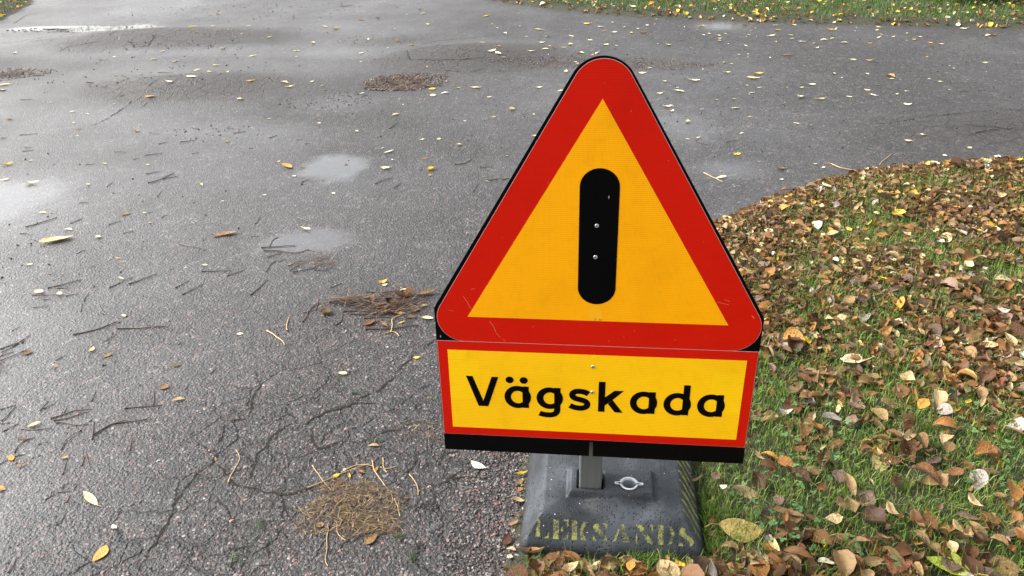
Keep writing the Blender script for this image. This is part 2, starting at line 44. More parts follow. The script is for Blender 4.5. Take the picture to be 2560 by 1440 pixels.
CRACKS=[[(-0.797,1.212),(-0.795,1.254),(-0.796,1.277),(-0.786,1.303),(-0.784,1.363),(-0.791,1.418),(-0.781,1.462),(-0.77,1.507),(-0.76,1.545),(-0.741,1.559),(-0.747,1.599),(-0.755,1.615),(-0.749,1.662),(-0.753,1.711),(-0.74,1.727),(-0.71,1.734),(-0.707,1.778),(-0.715,1.82),(-0.708,1.863)],[(-0.738,1.559),(-0.695,1.514),(-0.667,1.482),(-0.632,1.47),(-0.585,1.448),(-0.547,1.444),(-0.508,1.452),(-0.48,1.469)],[(-0.642,1.484),(-0.641,1.54),(-0.643,1.585),(-0.625,1.635),(-0.621,1.662),(-0.576,1.704)],[(-0.634,1.712),(-0.612,1.739),(-0.59,1.752)],[(-0.542,1.691),(-0.532,1.73),(-0.495,1.757),(-0.458,1.776)],[(-0.536,1.664),(-0.509,1.631),(-0.493,1.604),(-0.464,1.608),(-0.433,1.623)],[(-0.492,1.599),(-0.509,1.55),(-0.531,1.517),(-0.551,1.49)],[(-0.647,1.261),(-0.616,1.273),(-0.587,1.281),(-0.569,1.292)],[(-0.54,1.431),(-0.519,1.366),(-0.517,1.329),(-0.54,1.303),(-0.542,1.276),(-0.534,1.253),(-0.512,1.234)],[(-0.56,1.204),(-0.539,1.231),(-0.506,1.245),(-0.481,1.259)],[(-0.709,1.754),(-0.718,1.827),(-0.71,1.875),(-0.743,1.956)],[(-0.546,1.704),(-0.52,1.738),(-0.43,1.788),(-0.373,1.776)],[(-0.533,1.67),(-0.494,1.604),(-0.451,1.622),(-0.384,1.623),(-0.337,1.662),(-0.29,1.664),(-0.267,1.701)],[(-0.52,1.738),(-0.432,1.797),(-0.372,1.851),(-0.334,1.918),(-0.281,2.042),(-0.236,2.097)],[(-0.311,1.764),(-0.269,1.846),(-0.231,1.869)],[(-0.225,1.518),(-0.169,1.576),(-0.134,1.575)],[(-0.226,1.468),(-0.192,1.46),(-0.121,1.514)],[(-0.206,1.453),(-0.13,1.486),(-0.062,1.483)],[(-0.28,1.477),(-0.256,1.527),(-0.241,1.586)],[(-0.2,1.446),(-0.182,1.392)],[(-0.16,1.252),(-0.13,1.262),(-0.104,1.284)],[(-3.057,6.509),(-3.027,6.799),(-2.831,6.827),(-2.585,6.901)],[(-2.866,6.394),(-2.758,6.247),(-2.672,6.259),(-2.684,6.512)],[(-3.306,6.178),(-3.275,6.305),(-3.038,6.413)],[(-2.52,5.099),(-2.446,5.123),(-2.431,5.298),(-2.261,5.281),(-2.139,5.302),(-1.922,5.331),(-1.89,5.396)],[(-2.538,5.444),(-2.438,5.315)],[(-2.254,4.337),(-2.221,4.466),(-2.206,4.71),(-2.217,4.807)],[(-2.104,4.648),(-2.106,4.756)],[(-2.162,5.272),(-2.103,5.201),(-2.051,5.196),(-2.085,5.297)],[(-2.195,4.993),(-2.18,5.176)],[(-4.246,7.357),(-4.335,7.762),(-4.216,7.843)],[(-3.912,6.514),(-3.794,6.547),(-3.414,6.795)],[(-0.694,5.849),(-0.649,5.572),(-0.482,5.518),(-0.302,5.499),(-0.159,5.521)],[(-0.469,5.339),(-0.24,5.264),(-0.121,5.338)],[(-0.62,6.092),(-0.471,6.208),(-0.254,6.274),(-0.043,6.38)],[(-0.637,5.842),(-0.51,5.91),(-0.333,5.809)],[(1.851,4.043),(1.921,4.015),(2.043,4.06),(2.194,4.104),(2.344,4.126),(2.508,4.147),(2.697,4.159)],[(2.223,3.8),(2.344,3.831),(2.518,3.838)],[(2.257,3.922),(2.417,3.846)]]
NEAR_EDGE=[(-0.03,1.126),(-0.025,1.187),(-0.019,1.234),(0.004,1.392),(0.021,1.556),(0.133,1.97),(0.452,2.557),(0.628,2.742),(0.787,2.853),(0.969,3.018),(1.322,3.252),(1.592,3.375),(1.824,3.423),(2.303,3.454),(2.922,3.47)]
FAR_EDGE=[(-0.698,9.48),(-0.23,8.032),(0.03,7.724),(0.475,7.334),(1.014,6.995),(1.417,6.857),(2.0,6.62),(2.568,6.455),(3.118,6.311),(3.804,6.138),(4.65,5.923)]
LEFT_EDGE=[(-4.926,6.642),(-4.439,7.501),(-4.5,7.765),(-4.598,8.342),(-4.907,9.083),(-5.501,10.299)]


# ------------------------------------------------------------------ helpers
def hash2(ix, iy, s):
    n = (ix.astype(np.int64) * 374761393 + iy.astype(np.int64) * 668265263 + s * 974634563) & 0x7fffffff
    n = (n ^ (n >> 13)) * 1274126177 & 0x7fffffff
    return ((n ^ (n >> 16)) & 0xffff) / 65535.0
def vnoise(x, y, s=0):
    ix = np.floor(x); iy = np.floor(y); fx = x - ix; fy = y - iy
    fx = fx * fx * (3 - 2 * fx); fy = fy * fy * (3 - 2 * fy)
    a = hash2(ix, iy, s); b = hash2(ix + 1, iy, s); c = hash2(ix, iy + 1, s); d = hash2(ix + 1, iy + 1, s)
    return (a * (1 - fx) + b * fx) * (1 - fy) + (c * (1 - fx) + d * fx) * fy
def fbm(x, y, f=1.0, o=4, s=0):
    t = 0; a = .5; n = 0
    for k in range(o):
        t = t + a * vnoise(x * f + 17.3 * k, y * f - 9.1 * k, s + k); n += a; a *= .5; f *= 2.03
    return t / n
def sstep(a, b, x):
    t = np.clip((x - a) / (b - a), 0, 1); return t * t * (3 - 2 * t)
def blob(x, y, cx, cy, rx, ry, rot=0.0):
    c, s = math.cos(rot), math.sin(rot); dx = x - cx; dy = y - cy
    return np.exp(-(((dx * c + dy * s) / rx) ** 2 + ((-dx * s + dy * c) / ry) ** 2))

def mesh_np(name, V, F, mat=None, uv=None, attrs=None, smooth=True, matidx=None):
    V = np.asarray(V, np.float32); F = np.asarray(F, np.int32)
    me = bpy.data.meshes.new(name)
    k = F.shape[1]
    me.vertices.add(len(V)); me.vertices.foreach_set('co', V.ravel())
    me.loops.add(F.size); me.loops.foreach_set('vertex_index', F.ravel())
    me.polygons.add(len(F)); me.polygons.foreach_set('loop_start', np.arange(0, F.size, k, dtype=np.int32))
    me.update(calc_edges=True)
    me.polygons.foreach_set('use_smooth', np.full(len(F), smooth))
    if matidx is not None: me.polygons.foreach_set('material_index', np.asarray(matidx, np.int32))
    if uv is not None:
        l = me.uv_layers.new(name='UVMap'); l.data.foreach_set('uv', np.asarray(uv, np.float32)[F.ravel()].ravel())
    for an, av in (attrs or {}).items():
        av = np.asarray(av, np.float32)
        if av.ndim == 1:
            at = me.attributes.new(an, 'FLOAT', 'POINT'); at.data.foreach_set('value', av)
        else:
            at = me.attributes.new(an, 'FLOAT_COLOR', 'POINT')
            at.data.foreach_set('color', np.concatenate([av, np.ones((len(av), 1), np.float32)], 1).ravel())
    if mat is not None:
        for m in (mat if isinstance(mat, (list, tuple)) else [mat]): me.materials.append(m)
    return me
def link(name, me, parent=None, kind=None, label=None, cat=None, group=None):
    o = bpy.data.objects.new(name, me); COL.objects.link(o)
    if parent is not None: o.parent = parent
    if kind: o['kind'] = kind
    if label: o['label'] = label
    if cat: o['category'] = cat
    if group: o['group'] = group
    return o
def grid_faces(nx, ny):
    i = np.arange(nx - 1)[:, None]; j = np.arange(ny - 1)[None, :]
    a = (i * ny + j).ravel()
    return np.stack([a, a + ny, a + ny + 1, a + 1], 1)
def in_poly(x, y, P):
    P = np.asarray(P); r = np.zeros(np.shape(x), bool); j = len(P) - 1
    for i in range(len(P)):
        xi, yi = P[i]; xj, yj = P[j]
        if yi != yj:
            r ^= ((yi > y) != (yj > y)) & (x < (xj - xi) * (y - yi) / (yj - yi) + xi)
        j = i
    return r
def dist_line(x, y, P):
    d = np.full(np.shape(x), 1e9); P = np.asarray(P, float)
    for (ax, ay), (bx, by) in zip(P[:-1], P[1:]):
        dx, dy = bx - ax, by - ay
        t = np.clip(((x - ax) * dx + (y - ay) * dy) / (dx * dx + dy * dy + 1e-12), 0, 1)
        d = np.minimum(d, np.hypot(x - ax - t * dx, y - ay - t * dy))
    return d
def tube(path, rad, sides=5):
    """tapered tube along a 3-d path: verts, quads"""
    P = np.asarray(path, float); n = len(P); rad = np.broadcast_to(np.asarray(rad, float), (n,))
    T = np.gradient(P, axis=0); T /= np.linalg.norm(T, axis=1)[:, None] + 1e-12
    up = np.where(np.abs(T[:, 2:3]) > .9, [[1., 0, 0]], [[0, 0, 1.]])
    S = np.cross(T, up); S /= np.linalg.norm(S, axis=1)[:, None] + 1e-12
    U = np.cross(S, T)
    a = np.arange(sides) / sides * 2 * np.pi
    V = P[:, None] + rad[:, None, None] * (np.cos(a)[None, :, None] * S[:, None] + np.sin(a)[None, :, None] * U[:, None])
    F = []
    for i in range(n - 1):
        for k in range(sides):
            F.append((i * sides + k, i * sides + (k + 1) % sides, (i + 1) * sides + (k + 1) % sides, (i + 1) * sides + k))
    return V.reshape(-1, 3), np.array(F)
def join(parts):
    V = []; F = []; n = 0
    for v, f in parts:
        V.append(v); F.append(np.asarray(f) + n); n += len(v)
    return np.concatenate(V), np.concatenate(F)

# ------------------------------------------------------------------ node helpers
class NT:
    def __init__(s, name):
        s.m = bpy.data.materials.new(name); s.m.use_nodes = True; s.t = s.m.node_tree
        s.t.nodes.clear(); s.out = s.n('ShaderNodeOutputMaterial'); s.p = s.n('ShaderNodeBsdfPrincipled')
        s.l(s.p.outputs[0], s.out.inputs['Surface'])
    def n(s, ty, **k):
        q = s.t.nodes.new(ty)
        for a, v in k.items(): setattr(q, a, v)
        return q
    def l(s, a, b): s.t.links.new(a, b)
    def put(s, sock, v):
        if hasattr(v, 'is_linked') or isinstance(v, bpy.types.NodeSocket): s.l(v, sock)
        else:
            if isinstance(v, (tuple, list)) and len(v) == 3 and sock.type == 'RGBA': v = (*v, 1)
            sock.default_value = v
    def math(s, op, a, b=0.0, c=0.0, clamp=False):
        q = s.n('ShaderNodeMath', operation=op, use_clamp=clamp)
        s.put(q.inputs[0], a); s.put(q.inputs[1], b); s.put(q.inputs[2], c); return q.outputs[0]
    def mix(s, f, a, b, blend='MIX'):
        q = s.n('ShaderNodeMix', data_type='RGBA', blend_type=blend)
        s.put(q.inputs[0], f); s.put(q.inputs[6], a); s.put(q.inputs[7], b); return q.outputs[2]
    def noise(s, vec, scale, detail=3.0, rough=.55):
        q = s.n('ShaderNodeTexNoise'); s.l(vec, q.inputs['Vector']); q.inputs['Scale'].default_value = scale
        q.inputs['Detail'].default_value = detail; q.inputs['Roughness'].default_value = rough; return q
    def voro(s, vec, scale, feature='F1'):
        q = s.n('ShaderNodeTexVoronoi', feature=feature); s.l(vec, q.inputs['Vector']); q.inputs['Scale'].default_value = scale; return q
    def ramp(s, f, stops, interp='LINEAR'):
        q = s.n('ShaderNodeValToRGB'); q.color_ramp.interpolation = interp; e = q.color_ramp.elements
        while len(e) < len(stops): e.new(.5)
        for el, (p, c) in zip(e, stops):
            el.position = p; el.color = (*c, 1) if len(c) == 3 else c
        s.put(q.inputs[0], f); return q.outputs[0]
    def step(s, x, a, b):
        q = s.n('ShaderNodeMapRange', interpolation_type='SMOOTHSTEP'); s.put(q.inputs[0], x)
        q.inputs[1].default_value = a; q.inputs[2].default_value = b; return q.outputs[0]
    def pos(s): return s.n('ShaderNodeNewGeometry').outputs['Position']
    def obj(s): return s.n('ShaderNodeTexCoord').outputs['Object']
    def attr(s, name, out='Fac'):
        q = s.n('ShaderNodeAttribute', attribute_name=name); return q.outputs[out]
    def bump(s, h, strength, dist, normal=None):
        q = s.n('ShaderNodeBump'); s.put(q.inputs['Strength'], strength); q.inputs['Distance'].default_value = dist
        s.put(q.inputs['Height'], h)
        if normal is not None: s.l(normal, q.inputs['Normal'])
        return q.outputs[0]
    def set(s, **k):
        for a, v in k.items(): s.put(s.p.inputs[a.replace('_', ' ')], v)
        return s
def simple(name, col, rough=.5, spec=.5, metal=0.0, coat=0.0, coat_r=.1):
    t = NT(name); t.set(Base_Color=col, Roughness=rough, Specular_IOR_Level=spec, Metallic=metal, Coat_Weight=coat, Coat_Roughness=coat_r)
    return t

# ------------------------------------------------------------------ materials
def asphalt_mat():
    t = NT('wet_asphalt'); P = t.pos()
    wet = t.attr('wet'); pud = t.attr('pud'); dirt = t.attr('dirt')
    v1 = t.voro(P, 120.0); v2 = t.voro(P, 300.0)
    sel = t.n('ShaderNodeSeparateColor'); t.l(v1.outputs['Color'], sel.inputs[0])
    sel2 = t.n('ShaderNodeSeparateColor'); t.l(v2.outputs['Color'], sel2.inputs[0])
    stone = t.ramp(sel.outputs[0], [(0, (.032, .030, .029)), (.26, (.046, .043, .041)), (.46, (.066, .064, .062)), (.66, (.105, .060, .050)), (.76, (.14, .078, .066)), (.84, (.115, .115, .112)), (.965, (.17, .162, .155)), (.992, (.30, .285, .27))], 'CONSTANT')
    inst = t.math('MULTIPLY', t.step(v1.outputs['Distance'], .62, .30), t.step(sel.outputs[1], .12, .3))
    fine = t.ramp(sel2.outputs[0], [(0, (.018, .017, .017)), (.5, (.029, .028, .027)), (.8, (.052, .049, .046)), (.94, (.10, .095, .09)), (.99, (.20, .19, .18))], 'CONSTANT')
    base = t.mix(inst, fine, stone)
    n1 = t.noise(P, 1.3, 5.0); n2 = t.noise(P, 9.0, 4.0)
    base = t.mix(1.0, base, t.ramp(n1.outputs[0], [(.3, (.80, .80, .82)), (.7, (1.1, 1.06, 1.03))]), 'MULTIPLY')
    base = t.mix(1.0, base, t.ramp(n2.outputs[0], [(.3, (.86, .86, .86)), (.7, (1.1, 1.1, 1.1))]), 'MULTIPLY')
    v3 = t.voro(P, 48.0); s3 = t.n('ShaderNodeSeparateColor'); t.l(v3.outputs['Color'], s3.inputs[0])
    base = t.mix(1.0, base, t.ramp(s3.outputs[0], [(0, (.62, .61, .60)), (.45, (.95, .95, .95)), (.8, (1.12, 1.10, 1.08)), (.93, (1.6, 1.55, 1.5)), (1, (2.1, 2.05, 2.0))]), 'MULTIPLY')
    base = t.mix(1.0, base, (.60, .60, .61), 'MULTIPLY')
    base = t.mix(dirt, base, (.026, .020, .016))
    nd = t.noise(P, 22.0, 4.0); wp = t.n('ShaderNodeVectorMath', operation='MULTIPLY_ADD'); t.l(nd.outputs['Color'], wp.inputs[0]); wp.inputs[1].default_value = (.055, .055, 0); t.l(P, wp.inputs[2])
    ve = t.voro(wp.outputs[0], 7.5, 'DISTANCE_TO_EDGE'); ve2 = t.voro(wp.outputs[0], 17.0, 'DISTANCE_TO_EDGE')
    crk = t.attr('crk')
    wid = t.math('MULTIPLY', crk, t.math('MULTIPLY', nd.outputs[0], .036))
    line = t.math('MULTIPLY', t.math('MAXIMUM', t.step(t.math('SUBTRACT', ve.outputs['Distance'], wid), .028, .002), t.math('MULTIPLY', t.step(t.math('SUBTRACT', ve2.outputs['Distance'], wid), .030, .002), t.step(crk, .35, .8))), t.step(crk, .02, .25))
    base = t.mix(t.math('MULTIPLY', line, .85), base, (.012, .010, .009))
    base = t.mix(t.math('MULTIPLY', pud, .55), base, (.03, .03, .03))
    h0 = t.math('ADD', t.math('MULTIPLY', t.step(v1.outputs['Distance'], .75, .1), t.math('ADD', .35, sel.outputs[2])), t.math('MULTIPLY', t.step(v2.outputs['Distance'],   .8, .1), .45))
    h = t.math('SUBTRACT', t.math('ADD', h0, t.math('MULTIPLY', t.step(v3.outputs['Distance'], .8, .1), .30)), t.math('MULTIPLY', line, 2.5))
    nb = t.bump(h, t.math('SUBTRACT', .9, t.math('MULTIPLY', pud, .85)), .0026)
    nc = t.bump(h, t.math('MULTIPLY', t.math('SUBTRACT', 1.0, pud), .42), .0013)
    cw = t.math('MULTIPLY', wet, t.math('SUBTRACT', 1.0, line), clamp=True)
    cr = t.math('SUBTRACT', .32, t.math('ADD', t.math('MULTIPLY', wet, .10), t.math('MULTIPLY', pud, .19)))
    t.set(Base_Color=base, Roughness=.62, Specular_IOR_Level=.4, Normal=nb, Coat_Weight=cw, Coat_Roughness=cr, Coat_IOR=1.42, Coat_Normal=nc)
    return t.m
M_ASPH = asphalt_mat()

def soil_mat():
    t = NT('lawn_soil'); P = t.pos(); n = t.noise(P, 14, 5); n2 = t.noise(P, 90, 3)
    c = t.mix(n.outputs[0], (.012, .009, .005), (.026, .022, .010)); c = t.mix(t.math('MULTIPLY', n2.outputs[0], .5), c, (.03, .042, .012))
    t.set(Base_Color=c, Roughness=.9, Normal=t.bump(n2.outputs[0], .8, .01)); return t.m
M_SOIL = soil_mat()
def field_mat():
    t = NT('grass_field'); P = t.pos(); n = t.noise(P, 3, 6)
    t.set(Base_Color=t.mix(n.outputs[0], (.035, .06, .015), (.07, .075, .03)), Roughness=.95); return t.m

def leaf_mat(name, colour):
    """colour: 'object' takes the object's own colour, 'tint' the mesh's per-leaf colour"""
    t = NT(name)
    if colour == 'object':
        oi = t.n('ShaderNodeObjectInfo'); base = oi.outputs['Color']; rnd = oi.outputs['Random']
        loc = t.n('ShaderNodeVectorMath', operation='ADD'); t.l(t.obj(), loc.inputs[0]); 
        cmb = t.n('ShaderNodeCombineXYZ'); t.l(t.math('MULTIPLY', rnd, 50.0), cmb.inputs[0]); t.l(cmb.outputs[0], loc.inputs[1]); vec = loc.outputs[0]; sc = 4.0
    else:
        base = t.attr('tint', 'Color'); vec = t.pos(); sc = 90.0
    uv = t.n('ShaderNodeUVMap'); sp = t.n('ShaderNodeSeparateXYZ'); t.l(uv.outputs[0], sp.inputs[0])
    u, v = sp.outputs[0], sp.outputs[1]
    av = t.math('ABSOLUTE', v)
    vein = t.math('SINE', t.math('MULTIPLY', t.math('SUBTRACT', u, t.math('MULTIPLY', av, .22)), 62.0))
    vein = t.math('MULTIPLY', t.step(vein, .80, 1.0), .35)
    mid = t.step(av, .09, .02)
    n = t.noise(vec, sc, 5.0, .65); n2 = t.noise(vec, sc * 3.3, 3.0)
    c = t.mix(1.0, base, t.ramp(n.outputs[0], [(.28, (.50, .45, .38)), (.5, (1, 1, 1)), (.75, (1.2, 1.15, 1.05))]), 'MULTIPLY')
    c = t.mix(t.math('MULTIPLY', t.step(n2.outputs[0], .60, .72), .55), c, t.mix(1.0, base, (.34, .26, .2), 'MULTIPLY'))
    c = t.mix(t.math('MAXIMUM', t.math('MULTIPLY', mid, .55), vein), c, t.mix(1.0, base, (1.45, 1.35, 1.1), 'MULTIPLY'))
    back = t.n('ShaderNodeNewGeometry').outputs['Backfacing']
    c = t.mix(t.math('MULTIPLY', back, .45), c, (.24, .17, .095))
    h = t.math('ADD', t.math('MULTIPLY', vein, -1.0), t.math('MULTIPLY', n2.outputs[0], .6))
    t.set(Base_Color=c, Roughness=t.math('ADD', .42, t.math('MULTIPLY', n.outputs[0], .25)), Specular_IOR_Level=.26, Normal=t.bump(h, .45, .1 if colour == 'object' else .0012))
    tr = t.n('ShaderNodeBsdfTranslucent'); t.l(c, tr.inputs[0]); mx = t.n('ShaderNodeMixShader'); mx.inputs[0].default_value = .16
    t.l(t.p.outputs[0], mx.inputs[1]); t.l(tr.outputs[0], mx.inputs[2]); t.l(mx.outputs[0], t.out.inputs['Surface'])
    return t.m
M_LEAF = leaf_mat('dead_leaf', 'object'); M_LITTER = leaf_mat('leaf_litter', 'tint')

def blade_mat(name, spec=.35, trans=.3):
    t = NT(name); c = t.attr('tint', 'Color')
    t.set(Base_Color=c, Roughness=.5, Specular_IOR_Level=spec)
    tr = t.n('ShaderNodeBsdfTranslucent'); t.l(c, tr.inputs[0]); mx = t.n('ShaderNodeMixShader'); mx.inputs[0].default_value = trans
    t.l(t.p.outputs[0], mx.inputs[1]); t.l(tr.outputs[0], mx.inputs[2]); t.l(mx.outputs[0], t.out.inputs['Surface'])
    return t.m
M_GRASS = blade_mat('grass_blade'); M_STRAW = blade_mat('dry_straw', .3, .1)
def stone_mat():
    t = NT('loose_stone'); c = t.attr('tint', 'Color'); n = t.noise(t.pos(), 500, 2)
    t.set(Base_Color=t.mix(1.0, c, t.ramp(n.outputs[0], [(.3, (.75, .75, .75)), (.7, (1.15, 1.15, 1.15))]), 'MULTIPLY'), Roughness=.6, Specular_IOR_Level=.3); return t.m
M_STONE = stone_mat()
def twig_mat(name, a, b):
    t = NT(name); oi = t.n('ShaderNodeObjectInfo'); n = t.noise(t.pos(), 160, 4)
    c = t.mix(t.math('ADD', t.math('MULTIPLY', oi.outputs['Random'], .5), t.math('MULTIPLY', n.outputs[0], .5)), a, b)
    t.set(Base_Color=c, Roughness=.38, Specular_IOR_Level=.5, Normal=t.bump(n.outputs[0], .5, .001)); return t.m
M_TWIG = twig_mat('wet_twig', (.018, .010, .008), (.085, .045, .03)); M_STEM = twig_mat('straw_stem', (.24, .13, .055), (.44, .31, .13))
def crack_mat():
    t = NT('crack_dirt'); n = t.noise(t.pos(), 60, 4)
    t.set(Base_Color=t.mix(n.outputs[0], (.010, .009, .008), (.032, .028, .022)), Roughness=.95, Specular_IOR_Level=.1); return t.m
M_CRACK = crack_mat()

def sheet_mat(name, col, col2, rough=.32, amp=1.0, coat=.2):
    """retro-reflective sheeting: fine diamond net under a clear film"""
    t = NT(name); o = t.obj(); sp = t.n('ShaderNodeSeparateXYZ'); t.l(o, sp.inputs[0])
    k = 2 * math.pi / .0042
    a = t.math('SINE', t.math('MULTIPLY', t.math('ADD', sp.outputs[0], t.math('MULTIPLY', sp.outputs[2], .58)), k))
    b = t.math('SINE', t.math('MULTIPLY', t.math('SUBTRACT', sp.outputs[0], t.math('MULTIPLY', sp.outputs[2], .58)), k))
    net = t.step(t.math('MULTIPLY', a, b), -.1, .75)
    n = t.noise(o, 7.0, 4.0); n2 = t.noise(o, 160.0, 2.0)
    c = t.mix(t.math('MULTIPLY', net, amp), col, col2)
    c = t.mix(1.0, c, t.ramp(n.outputs[0], [(.28, (.92, .91, .90)), (.5, (1, 1, 1)), (.75, (1.03, 1.03, 1.03))]), 'MULTIPLY')
    n3 = t.noise(o, 38.0, 5.0, .7); c = t.mix(1.0, c, t.ramp(n3.outputs[0], [(.28, (.94, .93, .92)), (.5, (1, 1, 1))]), 'MULTIPLY')
    t.set(Base_Color=c, Roughness=t.math('ADD', rough, t.math('MULTIPLY', n.outputs[0], .12)), Specular_IOR_Level=.10, Coat_Weight=coat, Coat_Roughness=.10, Coat_IOR=1.3,
          Normal=t.bump(n2.outputs[0], .05, .001))
    return t.m
M_YEL_T = sheet_mat('amber_sheeting', (.98, .42, .003), (.84, .31, .002))
M_YEL_P = sheet_mat('yellow_sheeting', (.98, .56, .006), (.86, .42, .004))
M_YEL_F = sheet_mat('yellow_patch', (.98, .59, .006), (.88, .46, .0045))
M_RED = sheet_mat('red_sheeting', (.60, .010, .002), (.47, .007, .0015))
def scratched_black(name, rough, dens):
    t = NT(name); o = t.obj(); mp = t.n('ShaderNodeMapping'); t.l(o, mp.inputs[0]); mp.inputs['Scale'].default_value = (1, 1, .35); mp.inputs['Rotation'].default_value = (0, .5, 0)
    v = t.voro(mp.outputs[0], 75.0); s = t.n('ShaderNodeSeparateColor'); t.l(v.outputs['Color'], s.inputs[0])
    sp = t.math('MULTIPLY', t.step(v.outputs['Distance'], .11, .05), t.step(s.outputs[0], 1 - dens, 1 - dens * .6))
    n = t.noise(o, 12, 4)
    t.set(Base_Color=t.mix(sp, (.0016, .0016, .0018), (.30, .30, .29)), Roughness=t.math('ADD', rough, t.math('MULTIPLY', n.outputs[0], .2)), Specular_IOR_Level=.09); return t.m
M_BLK = scratched_black('black_plate', .30, .16); M_BAR = scratched_black('black_symbol', .18, .10)
M_INK = simple('black_print', (.0015, .0013, .0013), .35, .10).m
M_EDGE = simple('sheeting_edge', (.45, .38, .36), .5).m
M_RIVET = simple('rivet_steel', (.62, .62, .60), .32, metal=.85).m
M_PIN = simple('rivet_pin', (.10, .10, .10), .4, metal=.6).m
def steel_mat():
    t = NT('grey_post'); o = t.obj(); mp = t.n('ShaderNodeMapping'); t.l(o, mp.inputs[0]); mp.inputs['Scale'].default_value = (60, 60, 3); n = t.noise(mp.outputs[0], 2.0, 4)
    t.set(Base_Color=t.mix(n.outputs[0], (.10, .104, .10), (.165, .17, .163)), Roughness=.5, Metallic=.25, Specular_IOR_Level=.45); return t.m
M_POST = steel_mat()
def rubber_mat():
    t = NT('worn_rubber'); o = t.obj(); n = t.noise(o, 9, 6, .6); n2 = t.noise(o, 420, 2); v = t.voro(o, 200); s = t.n('ShaderNodeSeparateColor'); t.l(v.outputs['Color'], s.inputs[0])
    n3 = t.noise(o, 30, 5, .7)
    c = t.ramp(n.outputs[0], [(.28, (.0065, .0078, .0095)), (.5, (.0135, .0165, .0200)), (.72, (.042, .050, .059))])
    c = t.mix(t.math('MULTIPLY', t.step(n3.outputs[0], .5, .75), .40), c, (.046, .055, .066))
    pit = t.math('MULTIPLY', t.step(v.outputs['Distance'], .46, .3), t.step(s.outputs[0], .62, .70))
    c = t.mix(pit, c, (.0022, .0022, .0024))
    dot = t.math('MULTIPLY', t.step(v.outputs['Distance'], .3, .12), t.step(s.outputs[1], .991, .994)); c = t.mix(dot, c, (.6, .6, .58))
    h = t.math('SUBTRACT', t.math('MULTIPLY', n2.outputs[0], .4), pit)
    t.set(Base_Color=c, Roughness=t.math('ADD', .46, t.math('MULTIPLY', n3.outputs[0], .22)), Specular_IOR_Level=.42, Normal=t.bump(h, .8, .0012)); return t.m
M_RUB = rubber_mat()
def paint_mat():
    t = NT('worn_yellow_paint'); o = t.obj(); n = t.noise(o, 55, 5, .7); v = t.noise(o, 330, 3, .7)
    k = t.math('ADD', t.math('MULTIPLY', n.outputs[0], .55), t.math('MULTIPLY', v.outputs[0], .5))
    f = t.math('MULTIPLY', t.step(k, .44, .58), .9)
    c = t.mix(f, (.030, .034, .032), t.mix(n.outputs[0], (.10, .105, .03), (.30, .31, .065)))
    t.set(Base_Color=c, Roughness=.6, Specular_IOR_Level=.35); return t.m
M_PAINT = paint_mat()
M_SOCK = simple('white_plastic', (.46, .48, .48), .5).m
M_SOCKIN = simple('grey_plastic', (.26, .29, .31), .5).m
M_DARKPOST = simple('dark_paint', (.02, .022, .024), .5).m
def water_mat():
    t = NT('puddle_water'); n = t.noise(t.pos(), 6, 2)
    t.set(Base_Color=(.035, .034, .032), Roughness=.04, Specular_IOR_Level=.55, Normal=t.bump(n.outputs[0], .02, .01)); return t.m
M_WATER = water_mat()

# ------------------------------------------------------------------ ground
def zr(x, y):
    x = np.asarray(x, float); y = np.asarray(y, float)
    z = .012 * (fbm(x, y, .55, 2, 3) - .5) * sstep(1.8, 4.0, y)
    z = z + .060 * blob(x, y, -2.75, 6.62, .85, .30, .05)
    z = z + .050 * blob(x, y, -1.95, 5.12, .50, .26, .04)
    z = z + .060 * blob(x, y, -.22, 5.74, .50, .30, -.05)
    z = z + .030 * blob(x, y, 2.55, 3.95, .45, .25, .05)
    z = z + .022 * blob(x, y, -3.9, 5.9, .5, .22, .1)
    z = z - .014 * blob(x, y, -.62, 5.06, .24, .15)
    z = z - .010 * blob(x, y, -3.35, 7.0, .55, .12)
    return z
def near_in(x, y):   # signed distance into the near lawn
    P = NEAR_EDGE + [(6, 3.47), (6, .2), (-.03, .2)]
    return np.where(in_poly(x, y, P), 1, -1) * dist_line(x, y, [(-.03, .2)] + NEAR_EDGE + [(6, 3.47)])
def far_in(x, y):
    E_ = [(-3.0, 14.0)] + FAR_EDGE + [(12, 4.2)]
    P = E_ + [(12, 30), (-3, 30)]
    return np.where(in_poly(x, y, P), 1, -1) * dist_line(x, y, E_)
def left_in(x, y):
    P = LEFT_EDGE + [(-9, 30), (-30, 30), (-30, 6.0)]
    return np.where(in_poly(x, y, P), 1, -1) * dist_line(x, y, [(-30, 6.0)] + LEFT_EDGE + [(-9, 30)])
FU = Vector((.9940, -.1090, 0)); FU.normalize(); FV = Vector((-FU.y, FU.x, 0)); F0 = Vector((-.001, 1.2405, 0)); FW, FD = .389, .52
def foot_uv(x, y):
    dx = x - F0.x; dy = y - F0.y
    return dx * FU.x + dy * FU.y, dx * FV.x + dy * FV.y
def in_foot(x, y, m=0.0):
    u, v = foot_uv(x, y); return (u > -m) & (u < FW + m) & (v > -m) & (v < FD + m)
def zl(x, y, d):     # lawn surface over the road level
    w = d + .02 * (fbm(x, y, 16, 2, 9) - .5)
    h = .004 + .022 * sstep(0, .12, w) + .02 * (fbm(x, y, 3.0, 3, 21) - .4) * sstep(.05, .3, w)
    u, v = foot_uv(x, y)
    q = np.maximum(np.maximum(-u, u - FW), np.maximum(-v, v - FD))
    return np.where(q < .05, h * np.clip(q / .05, 0, 1) * .7 + .002, h) + zr(x, y)

base = link('ground', mesh_np('ground', [(-400, -400, -.12), (400, -400, -.12), (400, 400, -.12), (-400, 400, -.12)], [(0, 1, 2, 3)], field_mat()), kind='structure')

